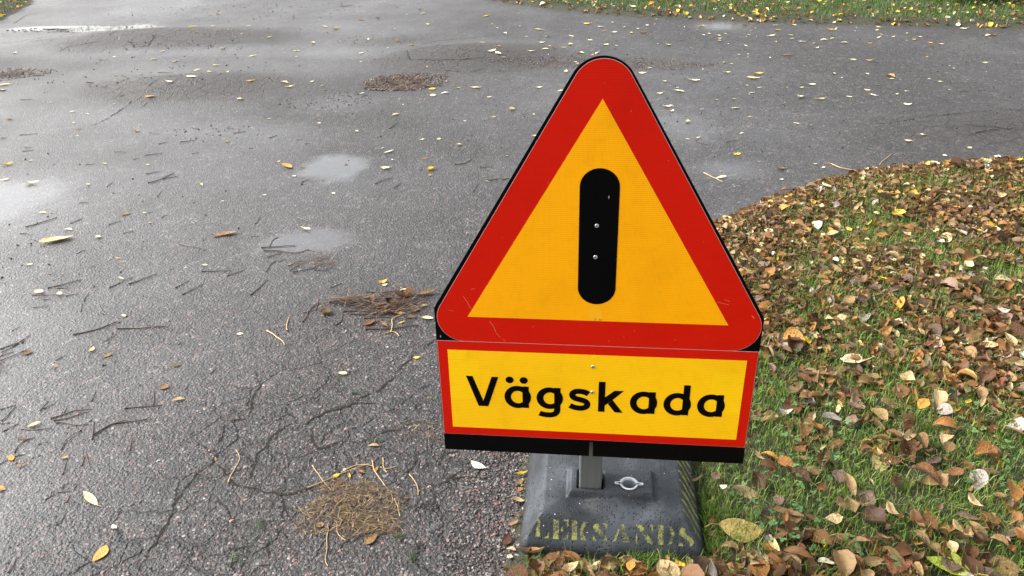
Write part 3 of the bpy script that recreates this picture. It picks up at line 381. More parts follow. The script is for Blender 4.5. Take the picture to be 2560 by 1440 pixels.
def road_attrs(x, y):
    n = fbm(x, y, .9, 4, 40); n2 = fbm(x, y, 4.0, 4, 60)
    wet = .25 + .74 * (n - .5) + .34 * (n2 - .5) + .14 * sstep(-.5, -2.2, x) - .10 * sstep(.3, 1.5, x)
    wet -= .40 * sstep(2.6, 1.45, y) * sstep(-1.15, -.45, x)           # the drier strip beside the sign
    wet += .12 * blob(x, y, -1.5, 2.0, .55, .9)
    hump = (blob(x, y, -2.55, 6.45, .8, .22) + blob(x, y, -1.9, 5.02, .60, .22) + blob(x, y, -.25, 5.6, .5, .26) + blob(x, y, 2.5, 3.85, .45, .22) + .6 * blob(x, y, -3.9, 5.8, .5, .2))
    wet -= .60 * np.clip(hump * 1.2, 0, 1)
    e = .42 * (fbm(x, y, 6.0, 4, 80) - .5) * 2 + .34 * (fbm(x, y, 24.0, 3, 81) - .5)
    def puddle(cx, cy, rx, ry, soft=.36, rot=0):
        c, s = math.cos(rot), math.sin(rot); dx = x - cx; dy = y - cy
        r = np.sqrt(((dx * c + dy * s) / rx) ** 2 + ((-dx * s + dy * c) / ry) ** 2)
        return sstep(1 + soft * .5, 1 - soft, r + e)
    pud = np.maximum.reduce([puddle(-.82, 3.62, .15, .20), .92 * puddle(-.80, 2.81, .19, .11, .5), .8 * puddle(-2.25, 3.25, .32, .24, .7), .15 * puddle(-1.95, 3.0, .3, .25, .8),
        puddle(-3.3, 7.0, .42, .16), puddle(-3.9, 7.13, .3, .09), .65 * puddle(1.0, 3.45, .16, .14, .9), .8 * puddle(1.66, 6.5, .22, .16, .8), .3 * puddle(-1.45, 4.2, .5, .2, .9), .35 * puddle(-1.0, 4.65, .25, .2, .9),
        .22 * puddle(-2.3, 6.15, .6, .18, .9), .5 * puddle(.9, 4.0, .2, .3, .9), .22 * puddle(-1.0, 5.9, .5, .2, .9), .3 * puddle(-1.35, 1.45, .26, .4, .9), .2 * puddle(-1.6, 1.95, .35, .4, .9)])
    dirt = np.maximum.reduce([.9 * blob(x, y, -.62, 5.06, .27, .16) * sstep(.3, .55, n2 + .12), .55 * blob(x, y, -.9, 6.3, .35, .18), .55 * blob(x, y, .45, 5.45, .55, .12), .5 * blob(x, y, 1.0, 5.3, .4, .10),
        .5 * blob(x, y, -3.1, 6.3, .4, .12), .7 * blob(x, y, -3.3, 5.56, .25, .12) * sstep(.35, .55, n2), .55 * blob(x, y, -.35, 2.3, .18, .10), .4 * blob(x, y, -.38, 1.4, .12, .10), .92 * np.clip(hump * 1.3, 0, 1) * (.6 + .8 * (n2 - .3))])
    wet -= .3 * dirt
    crk = np.maximum.reduce([blob(x, y, -.30, 1.62, .42, .50), .8 * blob(x, y, -.5, 1.2, .40, .3), blob(x, y, -2.65, 6.5, .8, .3), blob(x, y, -1.95, 5.1, .5, .27), blob(x, y, -.25, 5.72, .5, .3), .9 * blob(x, y, 2.5, 3.9, .5, .25)])
    return {'crk': np.clip(crk * 1.5 - .15, 0, 1) * sstep(.32, .48, fbm(x, y, 3.0, 3, 140)), 'wet': np.clip(wet + .8 * pud, .04, 1), 'pud': np.clip(pud, 0, 1), 'dirt': np.clip(dirt, 0, 1)}
def road_patch(xs, ys, hole=None):
    X, Y = np.meshgrid(xs, ys, indexing='ij'); x = X.ravel(); y = Y.ravel()
    z = zr(x, y)
    if hole is None or hole[0] > -9: z = z + .0012 * (fbm(x, y, 30, 3, 5) - .5) * sstep(.05, .3, np.minimum(np.minimum(x - xs[0], xs[-1] - x), np.minimum(y - ys[0], ys[-1] - y)))
    F = grid_faces(len(xs), len(ys))
    if hole:
        cx = x[F].mean(1); cy = y[F].mean(1); F = F[~((cx > hole[0]) & (cx < hole[1]) & (cy > hole[2]) & (cy < hole[3]))]
    return np.stack([x, y, z], 1), F
xs1 = np.arange(-2.0, .801, .01); ys1 = np.arange(.6, 3.001, .01)
xs2 = np.concatenate([np.arange(-8, -2, .05), np.arange(-2.0, .8, .04), np.arange(.8, 6.01, .05)]); ys2 = np.concatenate([np.arange(-.4, .6, .05), np.arange(.6, 3.0, .05), np.arange(3.0, 12.01, .04)])
V, F = join([road_patch(xs1, ys1), road_patch(xs2, ys2, (-2.0, .8, .6, 3.0)),
             road_patch(np.concatenate([np.arange(-60, -8, 2.0), [-8.0], np.arange(6.0, 60, 2.0)]), np.concatenate([np.arange(-30, -.4, 2.0), [-.4], np.arange(12.0, 60, 2.0)]), (-8, 6, -.4, 12))])
keep = np.ones(len(F), bool)
cx = V[F][:, :, 0].mean(1); cy = V[F][:, :, 1].mean(1)
keep &= ~((near_in(cx, cy) > .25) | (far_in(cx, cy) > .4) | (left_in(cx, cy) > .4))
F = F[keep]
# the ground falls a little away below the sheet where the lawns lie over it
road = link('asphalt_road', mesh_np('asphalt_road', V, F, M_ASPH, attrs=road_attrs(V[:, 0], V[:, 1])), kind='structure')

# lawns: soil sheets that rise from the asphalt edge
def lawn_sheet(name, xs, ys, din):
    X, Y = np.meshgrid(xs, ys, indexing='ij'); x = X.ravel(); y = Y.ravel(); d = din(x, y)
    z = zl(x, y, d); F = grid_faces(len(xs), len(ys)); F = F[(d[F] > -.01).any(1)]
    z = np.where(d < 0, zr(x, y) - .003, z)
    used = np.unique(F); rm = np.full(len(x), -1); rm[used] = np.arange(len(used))
    return link(name, mesh_np(name, np.stack([x, y, z], 1)[used], rm[F], M_SOIL), kind='structure')
lawn_near = lawn_sheet('lawn', np.concatenate([np.arange(-.1, 1.2, .02), np.arange(1.2, 4.0, .04)]), np.arange(.5, 3.6, .025), near_in)
lawn_far = lawn_sheet('lawn', np.concatenate([np.arange(-3, 7.0, .08), np.arange(7, 20, 1.)]), np.concatenate([np.arange(4.0, 10, .06), np.arange(10, 30, 1.)]), far_in)
lawn_left = lawn_sheet('lawn', np.concatenate([np.arange(-20, -7, 1.), np.arange(-7, -4.2, .06)]), np.concatenate([np.arange(6.0, 10.5, .06), np.arange(11, 25, 1.)]), left_in)

# cracks: narrow dirt-filled breaks following the measured lines
def ribbon(P, w, lift):
    P = np.asarray(P, float); seg = np.hypot(*np.diff(P, axis=0).T); L = np.concatenate([[0], np.cumsum(seg)]); n = max(4, int(L[-1] / .004))
    if L[-1] > 1.5: n = int(L[-1] / .02)
    s = np.linspace(0, L[-1], n); x = np.interp(s, L, P[:, 0]); y = np.interp(s, L, P[:, 1])
    sd = int(abs(P[0, 0] * 1000)) % 997
    j = .009
    x = x + j * 2 * (fbm(s * 38, s * 0 + sd, 1, 4, sd) - .5); y = y + j * 2 * (fbm(s * 38, s * 0 + sd, 1, 4, sd + 11) - .5)
    T = np.gradient(np.stack([x, y], 1), axis=0); T /= np.linalg.norm(T, axis=1)[:, None] + 1e-9
    N = np.stack([-T[:, 1], T[:, 0]], 1)
    ww = w * np.clip(-.55 + 2.9 * fbm(s * 55, s * 0 + 3, 1, 4, sd + 5), .06, 1.5) * np.minimum(1, np.minimum(s, L[-1] - s) / .03 + .15)
    a = np.stack([x, y], 1) + N * ww[:, None]; b = np.stack([x, y], 1) - N * ww[:, None]
    q = np.concatenate([a, b]); z = zr(q[:, 0], q[:, 1]) + lift
    i = np.arange(n - 1)
    return np.column_stack([q, z]), np.stack([i, i + n, i + n + 1, i + 1], 1)
R_ = []
for k, P in enumerate(CRACKS):
    far = np.mean([p[1] for p in P]) > 3
    R_.append(ribbon(P, .0026 if far else (.0022 if k in (0, 1, 2, 4, 5, 11, 13) else .0015), .0016 + .00002 * k))
V, F = join(R_)
link('crack', mesh_np('crack', V, F, M_CRACK), parent=road, kind='stuff')

# open water in the long hollow at the back
def water(name, cx, cy, rx, ry, seed, z, parent=None):
    a = np.linspace(0, 2 * np.pi, 72, endpoint=False)
    r = .55 + .9 * fbm(np.cos(a) * 2 + seed, np.sin(a) * 2, 1.2, 4, seed)
    x = cx + rx * r * np.cos(a); y = cy + ry * r * np.sin(a)
    V = np.concatenate([[[cx, cy, z]], np.column_stack([x, y, np.full(72, z)])])
    F = np.array([(0, 1 + i, 1 + (i + 1) % 72) for i in range(72)])
    return link(name, mesh_np(name, V, F, M_WATER, smooth=False), kind='structure')
water('puddle', -3.22, 7.0, .40, .11, 5, float(zr(-3.22, 7.0)) + .006)
water('puddle', -3.62, 7.12, .26, .06, 9, float(zr(-3.62, 7.12)) + .006)

# ------------------------------------------------------------------ the sign
SA = Vector((.9934996, -.1138354, 0)); SN = Vector((-.1138354, -.9934996, 0))
S0 = Vector((-.1455231, 1.3260122, .2630921)) + SA * .3
def local_frame(name, loc, xaxis, label, cat, group=None):
    e = bpy.data.objects.new(name, None); COL.objects.link(e); e.empty_display_size = .1
    e.location = loc; e.rotation_euler = (0, 0, math.atan2(xaxis.y, xaxis.x))
    e['label'] = label; e['category'] = cat
    if group: e['group'] = group
    return e
POST_C = S0 - SN * .045
sign = local_frame('warning_sign', Vector((S0.x, S0.y, 0)), SA, 'red and yellow triangular warning sign on black plate, reading Vägskada', 'road sign')
# local: x right, y backwards (away from the viewer), z up; red panel bottom is at z = SZ
SZ = S0.z
def slab(name, pts, w, th, mat, parent=sign, zoff=SZ, side_mat=None):
    """flat plate from a 2-d outline (u, v); its front face lies w in front of the sign plane"""
    n = len(pts); me = bpy.data.meshes.new(name)
    V = [(u, -w, v + zoff) for u, v in pts] + [(u, -w + th, v + zoff) for u, v in pts]
    F = [tuple(range(n)), tuple(reversed(range(n, 2 * n)))] + [(i, i + n, (i + 1) % n + n, (i + 1) % n) for i in range(n)]
    me.from_pydata(V, [], F); me.materials.append(mat); me.update()
    if side_mat:
        me.materials.append(side_mat)
        for p in me.polygons[2:]: p.material_index = 1
    return link(name, me, parent)
def arc(cx, cy, r, a0, a1, n):
    return [(cx + r * math.cos(math.radians(a0 + (a1 - a0) * i / n)), cy + r * math.sin(math.radians(a0 + (a1 - a0) * i / n))) for i in range(n + 1)]
def round_tri(off=0.0, du=.0009):
    r = .05 + off
    return arc(du, .708, r, 30, 150, 20) + arc(-.2474 + du, .2752, r, 150, 270, 20) + arc(.2474 + du, .2752, r, 270, 390, 20)
pr = .0555
plate = arc(0, .7070, pr, 30, 150, 24)
k = math.tan(math.radians(60))
lx, ly = plate[-1]; yv = ly - (lx + .3013) * k
nw = .0036; ub = -.0012
plate += [(-.3013, yv), (-.3013, -.0422), (ub - nw, -.0422)] + [(ub + nw * math.cos(math.radians(t)), -.0082 + nw * math.sin(math.radians(t))) for t in range(180, -1, -30)] + [(ub + nw, -.0422), (.3013, -.0422), (.3013, yv)]
bp = slab('backing_plate', plate, 0, .003, M_BLK)
slab('sheeting_edge', round_tri(.0007), .0002, .0002, M_EDGE)
slab('red_border', round_tri(), .0006, .0003, M_RED)
yt = slab('yellow_triangle', [(-.2385, .2796), (.2395, .2796), (.0003, .6945)], .0010, .0003, M_YEL_T)
bar = slab('exclamation_bar', arc(0, .5437, .0338, 0, 180, 24) + arc(0, .3494, .0338, 180, 360, 24), .0015, .0003, M_BAR)
slab('sheeting_edge', [(-.3005, -.0006), (.3005, -.0006), (.3005, .2247), (-.3005, .2247)], .0002, .0002, M_EDGE)
slab('red_panel', [(-.2998, 0), (.2998, 0), (.2998, .2240), (-.2998, .2240)], .0006, .0003, M_RED)
yp = slab('yellow_panel', [(-.2813, .0182), (.2813, .0182), (.2813, .2045), (-.2813, .2045)], .0010, .0003, M_YEL_P)
# lighter rectangles in the panel's corners, a lighter bar over its bottom edge
for q in ([(-.2808, .090), (-.2230, .090), (-.2200, .1800), (-.2808, .1800)], [(-.2808, .1830), (-.2430, .1830), (-.2430, .2040), (-.2808, .2040)], [(.2200, .0800), (.2808, .0800), (.2808, .1750), (.2225, .1750)]):
    slab('sheeting_patch', q, .0012, .0001, M_YEL_F)
slab('sheeting_patch', arc(0, .2960, .012, 0, 180, 8) + [(-.012, .2815), (.012, .2815)], .0012, .0001, simple('amber_patch', (.93, .42, .005), .3, coat=.3).m)
# letters
def ring(cx, cy, rx, ry, ix, iy, icx, a0=0, a1=360, n=40):
    O = arc(0, 0, 1, a0, a1, n)
    return [(cx + rx * c, cy + ry * s) for c, s in O], [(icx + ix * c, cy + iy * s) for c, s in O]
def letter(name, polys, strips=()):
    """polys: outlines filled as one face each; strips: (outer, inner) bands; each piece 0.04 mm above the one before"""
    V = []; F = []; w = .0014
    for P in polys:
        b = len(V); V += [(u, -w, v + SZ) for u, v in P]; F.append(tuple(range(b, b + len(P)))); w += .00004
    for O, I in strips:
        b = len(V); n = len(O)
        V += [(u, -w, v + SZ) for u, v in O] + [(u, -w, v + SZ) for u, v in I]
        F += [(b + i, b + i + 1, b + n + i + 1, b + n + i) for i in range(n - 1)]; w += .00004
    me = bpy.data.meshes.new(name); me.from_pydata(V, [], F); me.materials.append(M_INK); me.update()
    return link(name, me, yp)
def band(C, w):
    C = np.asarray(C, float); T = np.gradient(C, axis=0); T /= np.linalg.norm(T, axis=1)[:, None]; N = np.stack([-T[:, 1], T[:, 0]], 1)
    return [tuple(p) for p in C + N * w / 2], [tuple(p) for p in C - N * w / 2]
def bez(p, n=10):
    p = np.asarray(p, float); t = np.linspace(0, 1, n)[:, None]
    return (1 - t) ** 3 * p[0] + 3 * (1 - t) ** 2 * t * p[1] + 3 * (1 - t) * t * t * p[2] + t ** 3 * p[3]
def rect(a, b, c, d): return [(a, b), (c, b), (c, d), (a, d)]
letter('letter', [[(-.2483, .1454), (-.2352, .1454), (-.2163, .0868), (-.1979, .1454), (-.1846, .1454), (-.2067, .0737), (-.2261, .0737)]])
def bowl(x0, stemR, top, bot):
    cy = (top + bot) / 2; cx = x0 + .0262
    return ring(cx, cy, .0262, (top - bot) / 2, .0137, .0150, x0 + .0267)
letter('letter', [rect(-.1382, .0737, -.1255, .1254), arc(-.1627, .1398, .0079, 0, 350, 24), arc(-.1352, .1398, .0079, 0, 350, 24)], [bowl(-.1738, -.1255, .1264, .0724)])
g_hook = np.concatenate([bez([(-.0697, .1254), (-.0697, .1), (-.0697, .085), (-.0697, .074)]), bez([(-.0697, .074), (-.0697, .0610), (-.0790, .0588), (-.0872, .0590)])[1:], bez([(-.0872, .0590), (-.094, .0592), (-.0995, .0600), (-.1048, .0625)])[1:]])
letter('letter', [], [band(g_hook, .0124), ring(-.0846, .0997, .0260, .0261, .0133, .0140, -.0838)])
sC = np.concatenate([bez([(-.0092, .1138), (-.0150, .1180), (-.0220, .1196), (-.0290, .1194)]), bez([(-.0290, .1194), (-.0430, .1190), (-.0450, .1050), (-.0320, .1012)])[1:], bez([(-.0320, .1012), (-.0220, .0984), (-.0108, .0975), (-.0112, .0880)])[1:], bez([(-.0112, .0880), (-.0118, .0770), (-.0320, .0760), (-.0452, .0846)])[1:]])
letter('letter', [], [band(sC, .0124)])
letter('letter', [rect(.0099, .0724, .0228, .1441), [(.0225, .0875), (.0225, .1073), (.0407, .1244), (.0585, .1244), (.0376, .1020)], [(.0376, .1020), (.0582, .0723), (.0426, .0723), (.0286, .0926)]])
for x0, sr, st in ((.0710, .1197, .1244), (.1353, .1840, .1440), (.1992, .2481, .1244)):
    letter('letter', [rect(sr - .0127, .0727, sr, st)], [bowl(x0, sr, .1252, .0713)])
# small stamp on the triangle's bottom edge: T CE
def stamp():
    V = []; F = []
    def bx(a, b, c, d):
        i = len(V); V.extend([(a, -.0014, b + SZ), (c, -.0014, b + SZ), (c, -.0014, d + SZ), (a, -.0014, d + SZ)]); F.append((i, i + 1, i + 2, i + 3))
    x, y = -.0012, .2815; bx(x, y, x + .0006, y + .0030); bx(x - .001, y + .0031, x + .0016, y + .0037)
    x = .0068; bx(x, y, x + .0005, y + .0028); bx(x + .00055, y + .0024, x + .0019, y + .0028); bx(x + .00055, y, x + .0019, y + .0004)
    x = .0095; bx(x, y, x + .0005, y + .0028); bx(x + .00055, y + .0024, x + .0019, y + .0028); bx(x + .00055, y, x + .0019, y + .0004); bx(x + .00055, y + .0012, x + .0016, y + .0016)
    me = bpy.data.meshes.new('stamp'); me.from_pydata(V, [], F); me.materials.append(M_INK); return link('stamp', me, yt)
stamp()
# scratches and chips in the red film
def scratch():
    rs = random.Random(3); V = []; F = []
    def line(P, w):
        O, I = band(P, w); b = len(V); n = len(O)
        V.extend([(u, -.0008, v + SZ) for u, v in O] + [(u, -.0008, v + SZ) for u, v in I]); F.extend([(b + i, b + i + 1, b + n + i + 1, b + n + i) for i in range(n - 1)])
    for P, w in (([(-.1965, .271), (-.192, .263), (-.189, .258), (-.1855, .248)], .0010), ([(-.186, .247), (-.183, .242), (-.178, .236)], .0006), ([(-.2445, .3235), (-.238, .312), (-.233, .300), (-.2305, .297)], .0008),
                 ([(-.230, .338), (-.221, .341)], .0006), ([(-.273, .292), (-.265, .291)], .0006), ([(.215, .327), (.236, .322)], .0007), ([(.2265, .3325), (.237, .330)], .0006), ([(.2790, .3020), (.2830, .2960)], .0016), ([(-.175, .2335), (-.168, .229)], .0006)):
        line([(u + rs.uniform(-.0007, .0007), v + rs.uniform(-.0007, .0007)) for u, v in P], w)
    for _ in range(46):
        u = rs.uniform(-.27, .27); v = rs.uniform(.23, .72)
        if abs(u) < (.68 - v) * .58 and v > .285 or abs(u) > (.79 - v) * .57: continue
        line([(u, v), (u + rs.uniform(-.002, .002), v + rs.uniform(.001, .004))], .0007)
    me = bpy.data.meshes.new('scratch'); me.from_pydata(V, [], F); me.materials.append(simple('bared_film', (.62, .16, .07), .5).m); link('scratch', me, sign, kind='stuff')
scratch()
def rivet(u, v, w):
    prof = [(.0001, .0016), (.0022, .0016), (.0030, .0018), (.0036, .0014), (.0040, .0004), (.0040, 0)]
    n = 16; V = []; F = []
    for r, h in prof:
        for i in range(n): a = 2 * math.pi * i / n; V.append((u + r * math.cos(a), -w - h, v + SZ + r * math.sin(a)))
    for j in range(len(prof) - 1):
        for i in range(n): F.append((j * n + i, j * n + (i + 1) % n, (j + 1) * n + (i + 1) % n, (j + 1) * n + i))
    me = bpy.data.meshes.new('rivet'); me.from_pydata(V, [], F); me.materials.append(M_RIVET); me.update()
    for p in me.polygons: p.use_smooth = True
    o = link('rivet', me, sign)
    pn = [(u + .0011 * math.cos(2 * math.pi * i / 10), v + .0011 * math.sin(2 * math.pi * i / 10)) for i in range(10)]
    slab('rivet_pin', pn, w + .0019, .0006, M_PIN, parent=o)
for u, v, w in ((-.0031, .4724, .0016), (-.0038, .4117, .0016), (-.0022, .1781, .0012), (-.0023, .1184, .0012)): rivet(u, v, w)
# post behind the plate: square tube with rounded edges, and the two clamps
def box_bevel(name, x0, x1, y0, y1, z0, z1, bev, mat, parent):
    import bmesh
    bm = bmesh.new(); bmesh.ops.create_cube(bm, size=1)
    for v in bm.verts:
        v.co = ((x0 + x1) / 2 + v.co.x * (x1 - x0), (y0 + y1) / 2 + v.co.y * (y1 - y0), (z0 + z1) / 2 + v.co.z * (z1 - z0))
    if bev: bmesh.ops.bevel(bm, geom=bm.edges[:], offset=bev, segments=2, affect='EDGES', profile=.5)
    me = bpy.data.meshes.new(name); bm.to_mesh(me); bm.free(); me.materials.append(mat)
    return link(name, me, parent)
box_bevel('post', -.0245, .0235, .040, .088, .062, .86, .004, M_POST, sign)
for z in (.40, .70): box_bevel('clamp', -.045, .045, .0032, .0398, z, z + .03, .002, M_POST, sign)

# ------------------------------------------------------------------ rubber foot
foot = local_frame('rubber_foot', F0, FU, 'heavy black rubber foot with worn stencilled lettering, holding the sign post', 'sign base')
def foot_z(u, v):
    r = .022
    qx = np.abs(u - FW / 2) - (FW / 2 - r); qy = np.abs(v - FD / 2) - (FD / 2 - r)
    d = -(np.hypot(np.maximum(qx, 0), np.maximum(qy, 0)) + np.minimum(np.maximum(qx, qy), 0) - r)
    lip = .032 * np.sqrt(np.clip(1 - (1 - np.clip(d / .014, 0, 1)) ** 2, 0, 1))
    z = lip + .050 * sstep(.004, .052, d) + .006 * sstep(.045, .1, d)
    # block that carries the sockets, with a shallow dish in front of it
    bx = np.minimum(np.minimum(u - BK[0], BK[1] - u), np.minimum(v - BK[2], BK[3] - v))
    rr = np.hypot((u - (BK[0] + BK[1]) / 2) / 1.25, v - BK[2])
    z = z - .007 * np.exp(-((rr - .055) / .022) ** 2) * sstep(.02, .05, d)
    z = np.where(bx > -.008, np.maximum(z, z + (BTOP - z) * sstep(-.008, .003, bx)), z)
    # rectangular slot round the post, round socket
    ps = np.maximum(np.abs(u - PU) - .0285, np.abs(v - PV) - .0285)
    z = np.where(ps < 0, z - .035 * sstep(0, -.004, ps), z)
    hs_ = np.hypot(u - HU, v - HV) - .0185
    z = np.where(hs_ < 0, z - .06 * sstep(0, -.004, hs_), z)
    return z, d
BTOP = .1015
pc = Vector((S0.x, S0.y, 0)) - SN * .064
PU, PV = [float(q) for q in foot_uv(pc.x, pc.y)]
HU, HV = PU + .0825, PV - .008
BK = (PU - .044, PU + .133, PV - .036, PV + .040)
nu, nv = 150, 200
U, Vv = np.meshgrid(np.linspace(0, FW, nu), np.linspace(0, FD, nv), indexing='ij'); u = U.ravel().copy(); v = Vv.ravel().copy()
r = .022   # pull the grid's corners on to the rounded outline
cu = np.clip(u, r, FW - r); cv = np.clip(v, r, FD - r); dd = np.hypot(u - cu, v - cv); m_ = dd > 1e-9
mx_ = np.maximum(np.abs(u - cu), np.abs(v - cv)); sc_ = np.where(m_, mx_ / np.maximum(dd, 1e-9), 1)
u = cu + (u - cu) * sc_; v = cv + (v - cv) * sc_
z, d_ = foot_z(u, v)
body = link('foot_body', mesh_np('foot_body', np.stack([u, v, z], 1), grid_faces(nu, nv), M_RUB), parent=foot)
# white socket: rim, two ears, grey inside
def socket():
    O = []; n = 120
    def outline(g):
        P = []
        for i in range(n):
            a = 2 * math.pi * i / n; r_ = .0172 + g
            c, s = math.cos(a), math.sin(a)
            ear = math.exp(-((math.asin(max(-1, min(1, s)))) / .20) ** 8)
            P.append(((r_ + ear * .0115) * c, r_ * s))
        return P
    A = outline(.0022); B = outline(-.0014)
    V = [(HU + x, HV + y, BTOP + .0004) for x, y in A] + [(HU + x, HV + y, BTOP + .0022) for x, y in A] + [(HU + x, HV + y, BTOP + .0022) for x, y in B] + [(HU + x, HV + y, BTOP - .004) for x, y in B]
    F = [(k * n + i, k * n + (i + 1) % n, (k + 1) * n + (i + 1) % n, (k + 1) * n + i) for k in range(3) for i in range(n)]
    so = link('socket_rim', mesh_np('socket_rim', V, F, M_SOCK), parent=foot)
    V2 = [(HU + .0156 * math.cos(2 * math.pi * i / 32), HV + .0156 * math.sin(2 * math.pi * i / 32), zz) for zz in (BTOP - .0035, BTOP - .042) for i in range(32)] + [(HU, HV, BTOP - .0425)]
    me = bpy.data.meshes.new('socket_well'); me.from_pydata(V2, [], [(i, (i + 1) % 32, 32 + (i + 1) % 32, 32 + i) for i in range(32)] + [(32 + i, 32 + (i + 1) % 32, 64) for i in range(32)]); me.materials.append(M_SOCKIN); me.materials.append(M_SOCK)
    link('socket_well', me, so)
    # ear pads
    for sx in (-1, 1):
        pts = arc(HU + sx * .0250, HV, .0026, 0, 345, 14)
        me = bpy.data.meshes.new('socket_ear'); me.from_pydata([(a, b, BTOP + .0016) for a, b in pts], [], [tuple(range(len(pts)))]); me.materials.append(M_SOCKIN); link('socket_ear', me, so)
socket()
# stencilled lettering, worn; laid on the front slope cell by cell so that it follows the rubber
GLY = {
 'L': [[(.08, .08), (.36, .08), (.36, 1), (.14, 1)], [(.55, .0), (.95, .0), (.97, .38), (.82, .12)]],
 'E': [[(.0, 0), (.40, 0), (.36, 1), (.0, 1)], [(.6, 0), (1, 0), (1, .42), (.88, .15)], [(.6, 1), (1, 1), (1, .65), (.85, .9)], [(.52, .42), (.66, .42), (.66, .62), (.52, .62)]],
 'K': [[(.0, 0), (.32, 0), (.30, 1), (.0, 1)], [(.46, .58), (.66, .9), (.6, 1), (1, 1), (.62, .52)], [(.46, .56), (.62, .52), (.86, .05), (.74, 0), (.55, .08)]],
 'S': [[(.04, .78), (.22, .96), (.42, .90), (.44, .66), (.96, .34), (.98, .1), (.78, 0), (.74, .22), (.08, .56)], [(.68, .98), (.98, .98), (.95, .68)], [(.02, 0), (.34, 0), (.05, .34)]],
 'A': [[(.0, 0), (.16, .05), (.44, .74), (.40, .88)], [(.42, 1), (.60, 1), (1, 0), (.62, 0), (.60, .2)]],
 'N': [[(.0, 1), (.34, 1), (1, .1), (.92, 0), (.76, .02)], [(.9, .6), (1, .6), (1, 1), (.82, 1)], [(.04, 0), (.14, 0), (.12, .6), (.06, .6)]],
 'D': [[(.0, 1), (.34, 1), (.34, 0), (.04, 0)], [(.60, 1), (.88, .84), (1, .5), (.86, .14), (.58, 0), (.74, .3), (.78, .5), (.74, .76)]],
}
def paint(name, polys_uv):
    V = []; F = []; st_ = .0011
    for P in polys_uv:
        P = np.asarray(P); lo = P.min(0); hi = P.max(0)
        xs = np.arange(lo[0], hi[0] + st_, st_); ys = np.arange(lo[1], hi[1] + st_, st_)
        X, Y = np.meshgrid(xs, ys, indexing='ij'); G = grid_faces(len(xs), len(ys))
        x = X.ravel(); y = Y.ravel(); c = in_poly(x[G].mean(1) + .0006 * rng.normal(size=len(G)), y[G].mean(1) + .0006 * rng.normal(size=len(G)), P); G = G[c]
        if not len(G): continue
        zz, dz = foot_z(x, y); b = sum(len(q) for q in V)
        V.append(np.stack([x, y, zz + .0007], 1)); F.append(G + b)
    V = np.concatenate(V); F = np.concatenate(F); us = np.unique(F); rm = np.full(len(V), -1); rm[us] = np.arange(len(us))
    return link(name, mesh_np(name, V[us], rm[F], M_PAINT), parent=body)
VB, VT = .0145, .0375
for ch, ua, ub_ in zip('LEKSANDS', (.030, .072, .114, .160, .206, .256, .306, .352), (.064, .106, .152, .194, .246, .296, .344, .386)):
    ua = .033 + (ua - .030) * .925; ub_ = .033 + (ub_ - .030) * .925
    paint('stencil_letter', [[(ua + (ub_ - ua) * a, VB + (VT - VB) * b) for a, b in P] for P in GLY[ch]])
strokes = []
for k_ in range(11):
    v0 = .050 + k_ * .0305; w0 = .0046 + .0042 * ((k_ * 37) % 5) / 4
    C = bez([(FW - .048, v0 + .026), (FW - .034, v0 + .018), (FW - .020, v0 + .006), (FW - .007, v0 - .012)], 8); wd = np.array([.3, .8, 1, 1.1, 1, .9, .6, .3]) * w0
    strokes.append([(p[0], p[1] + w) for p, w in zip(C, wd)] + [(p[0], p[1] - w) for p, w in list(zip(C, wd))[::-1]])
paint('painted_stroke', strokes)

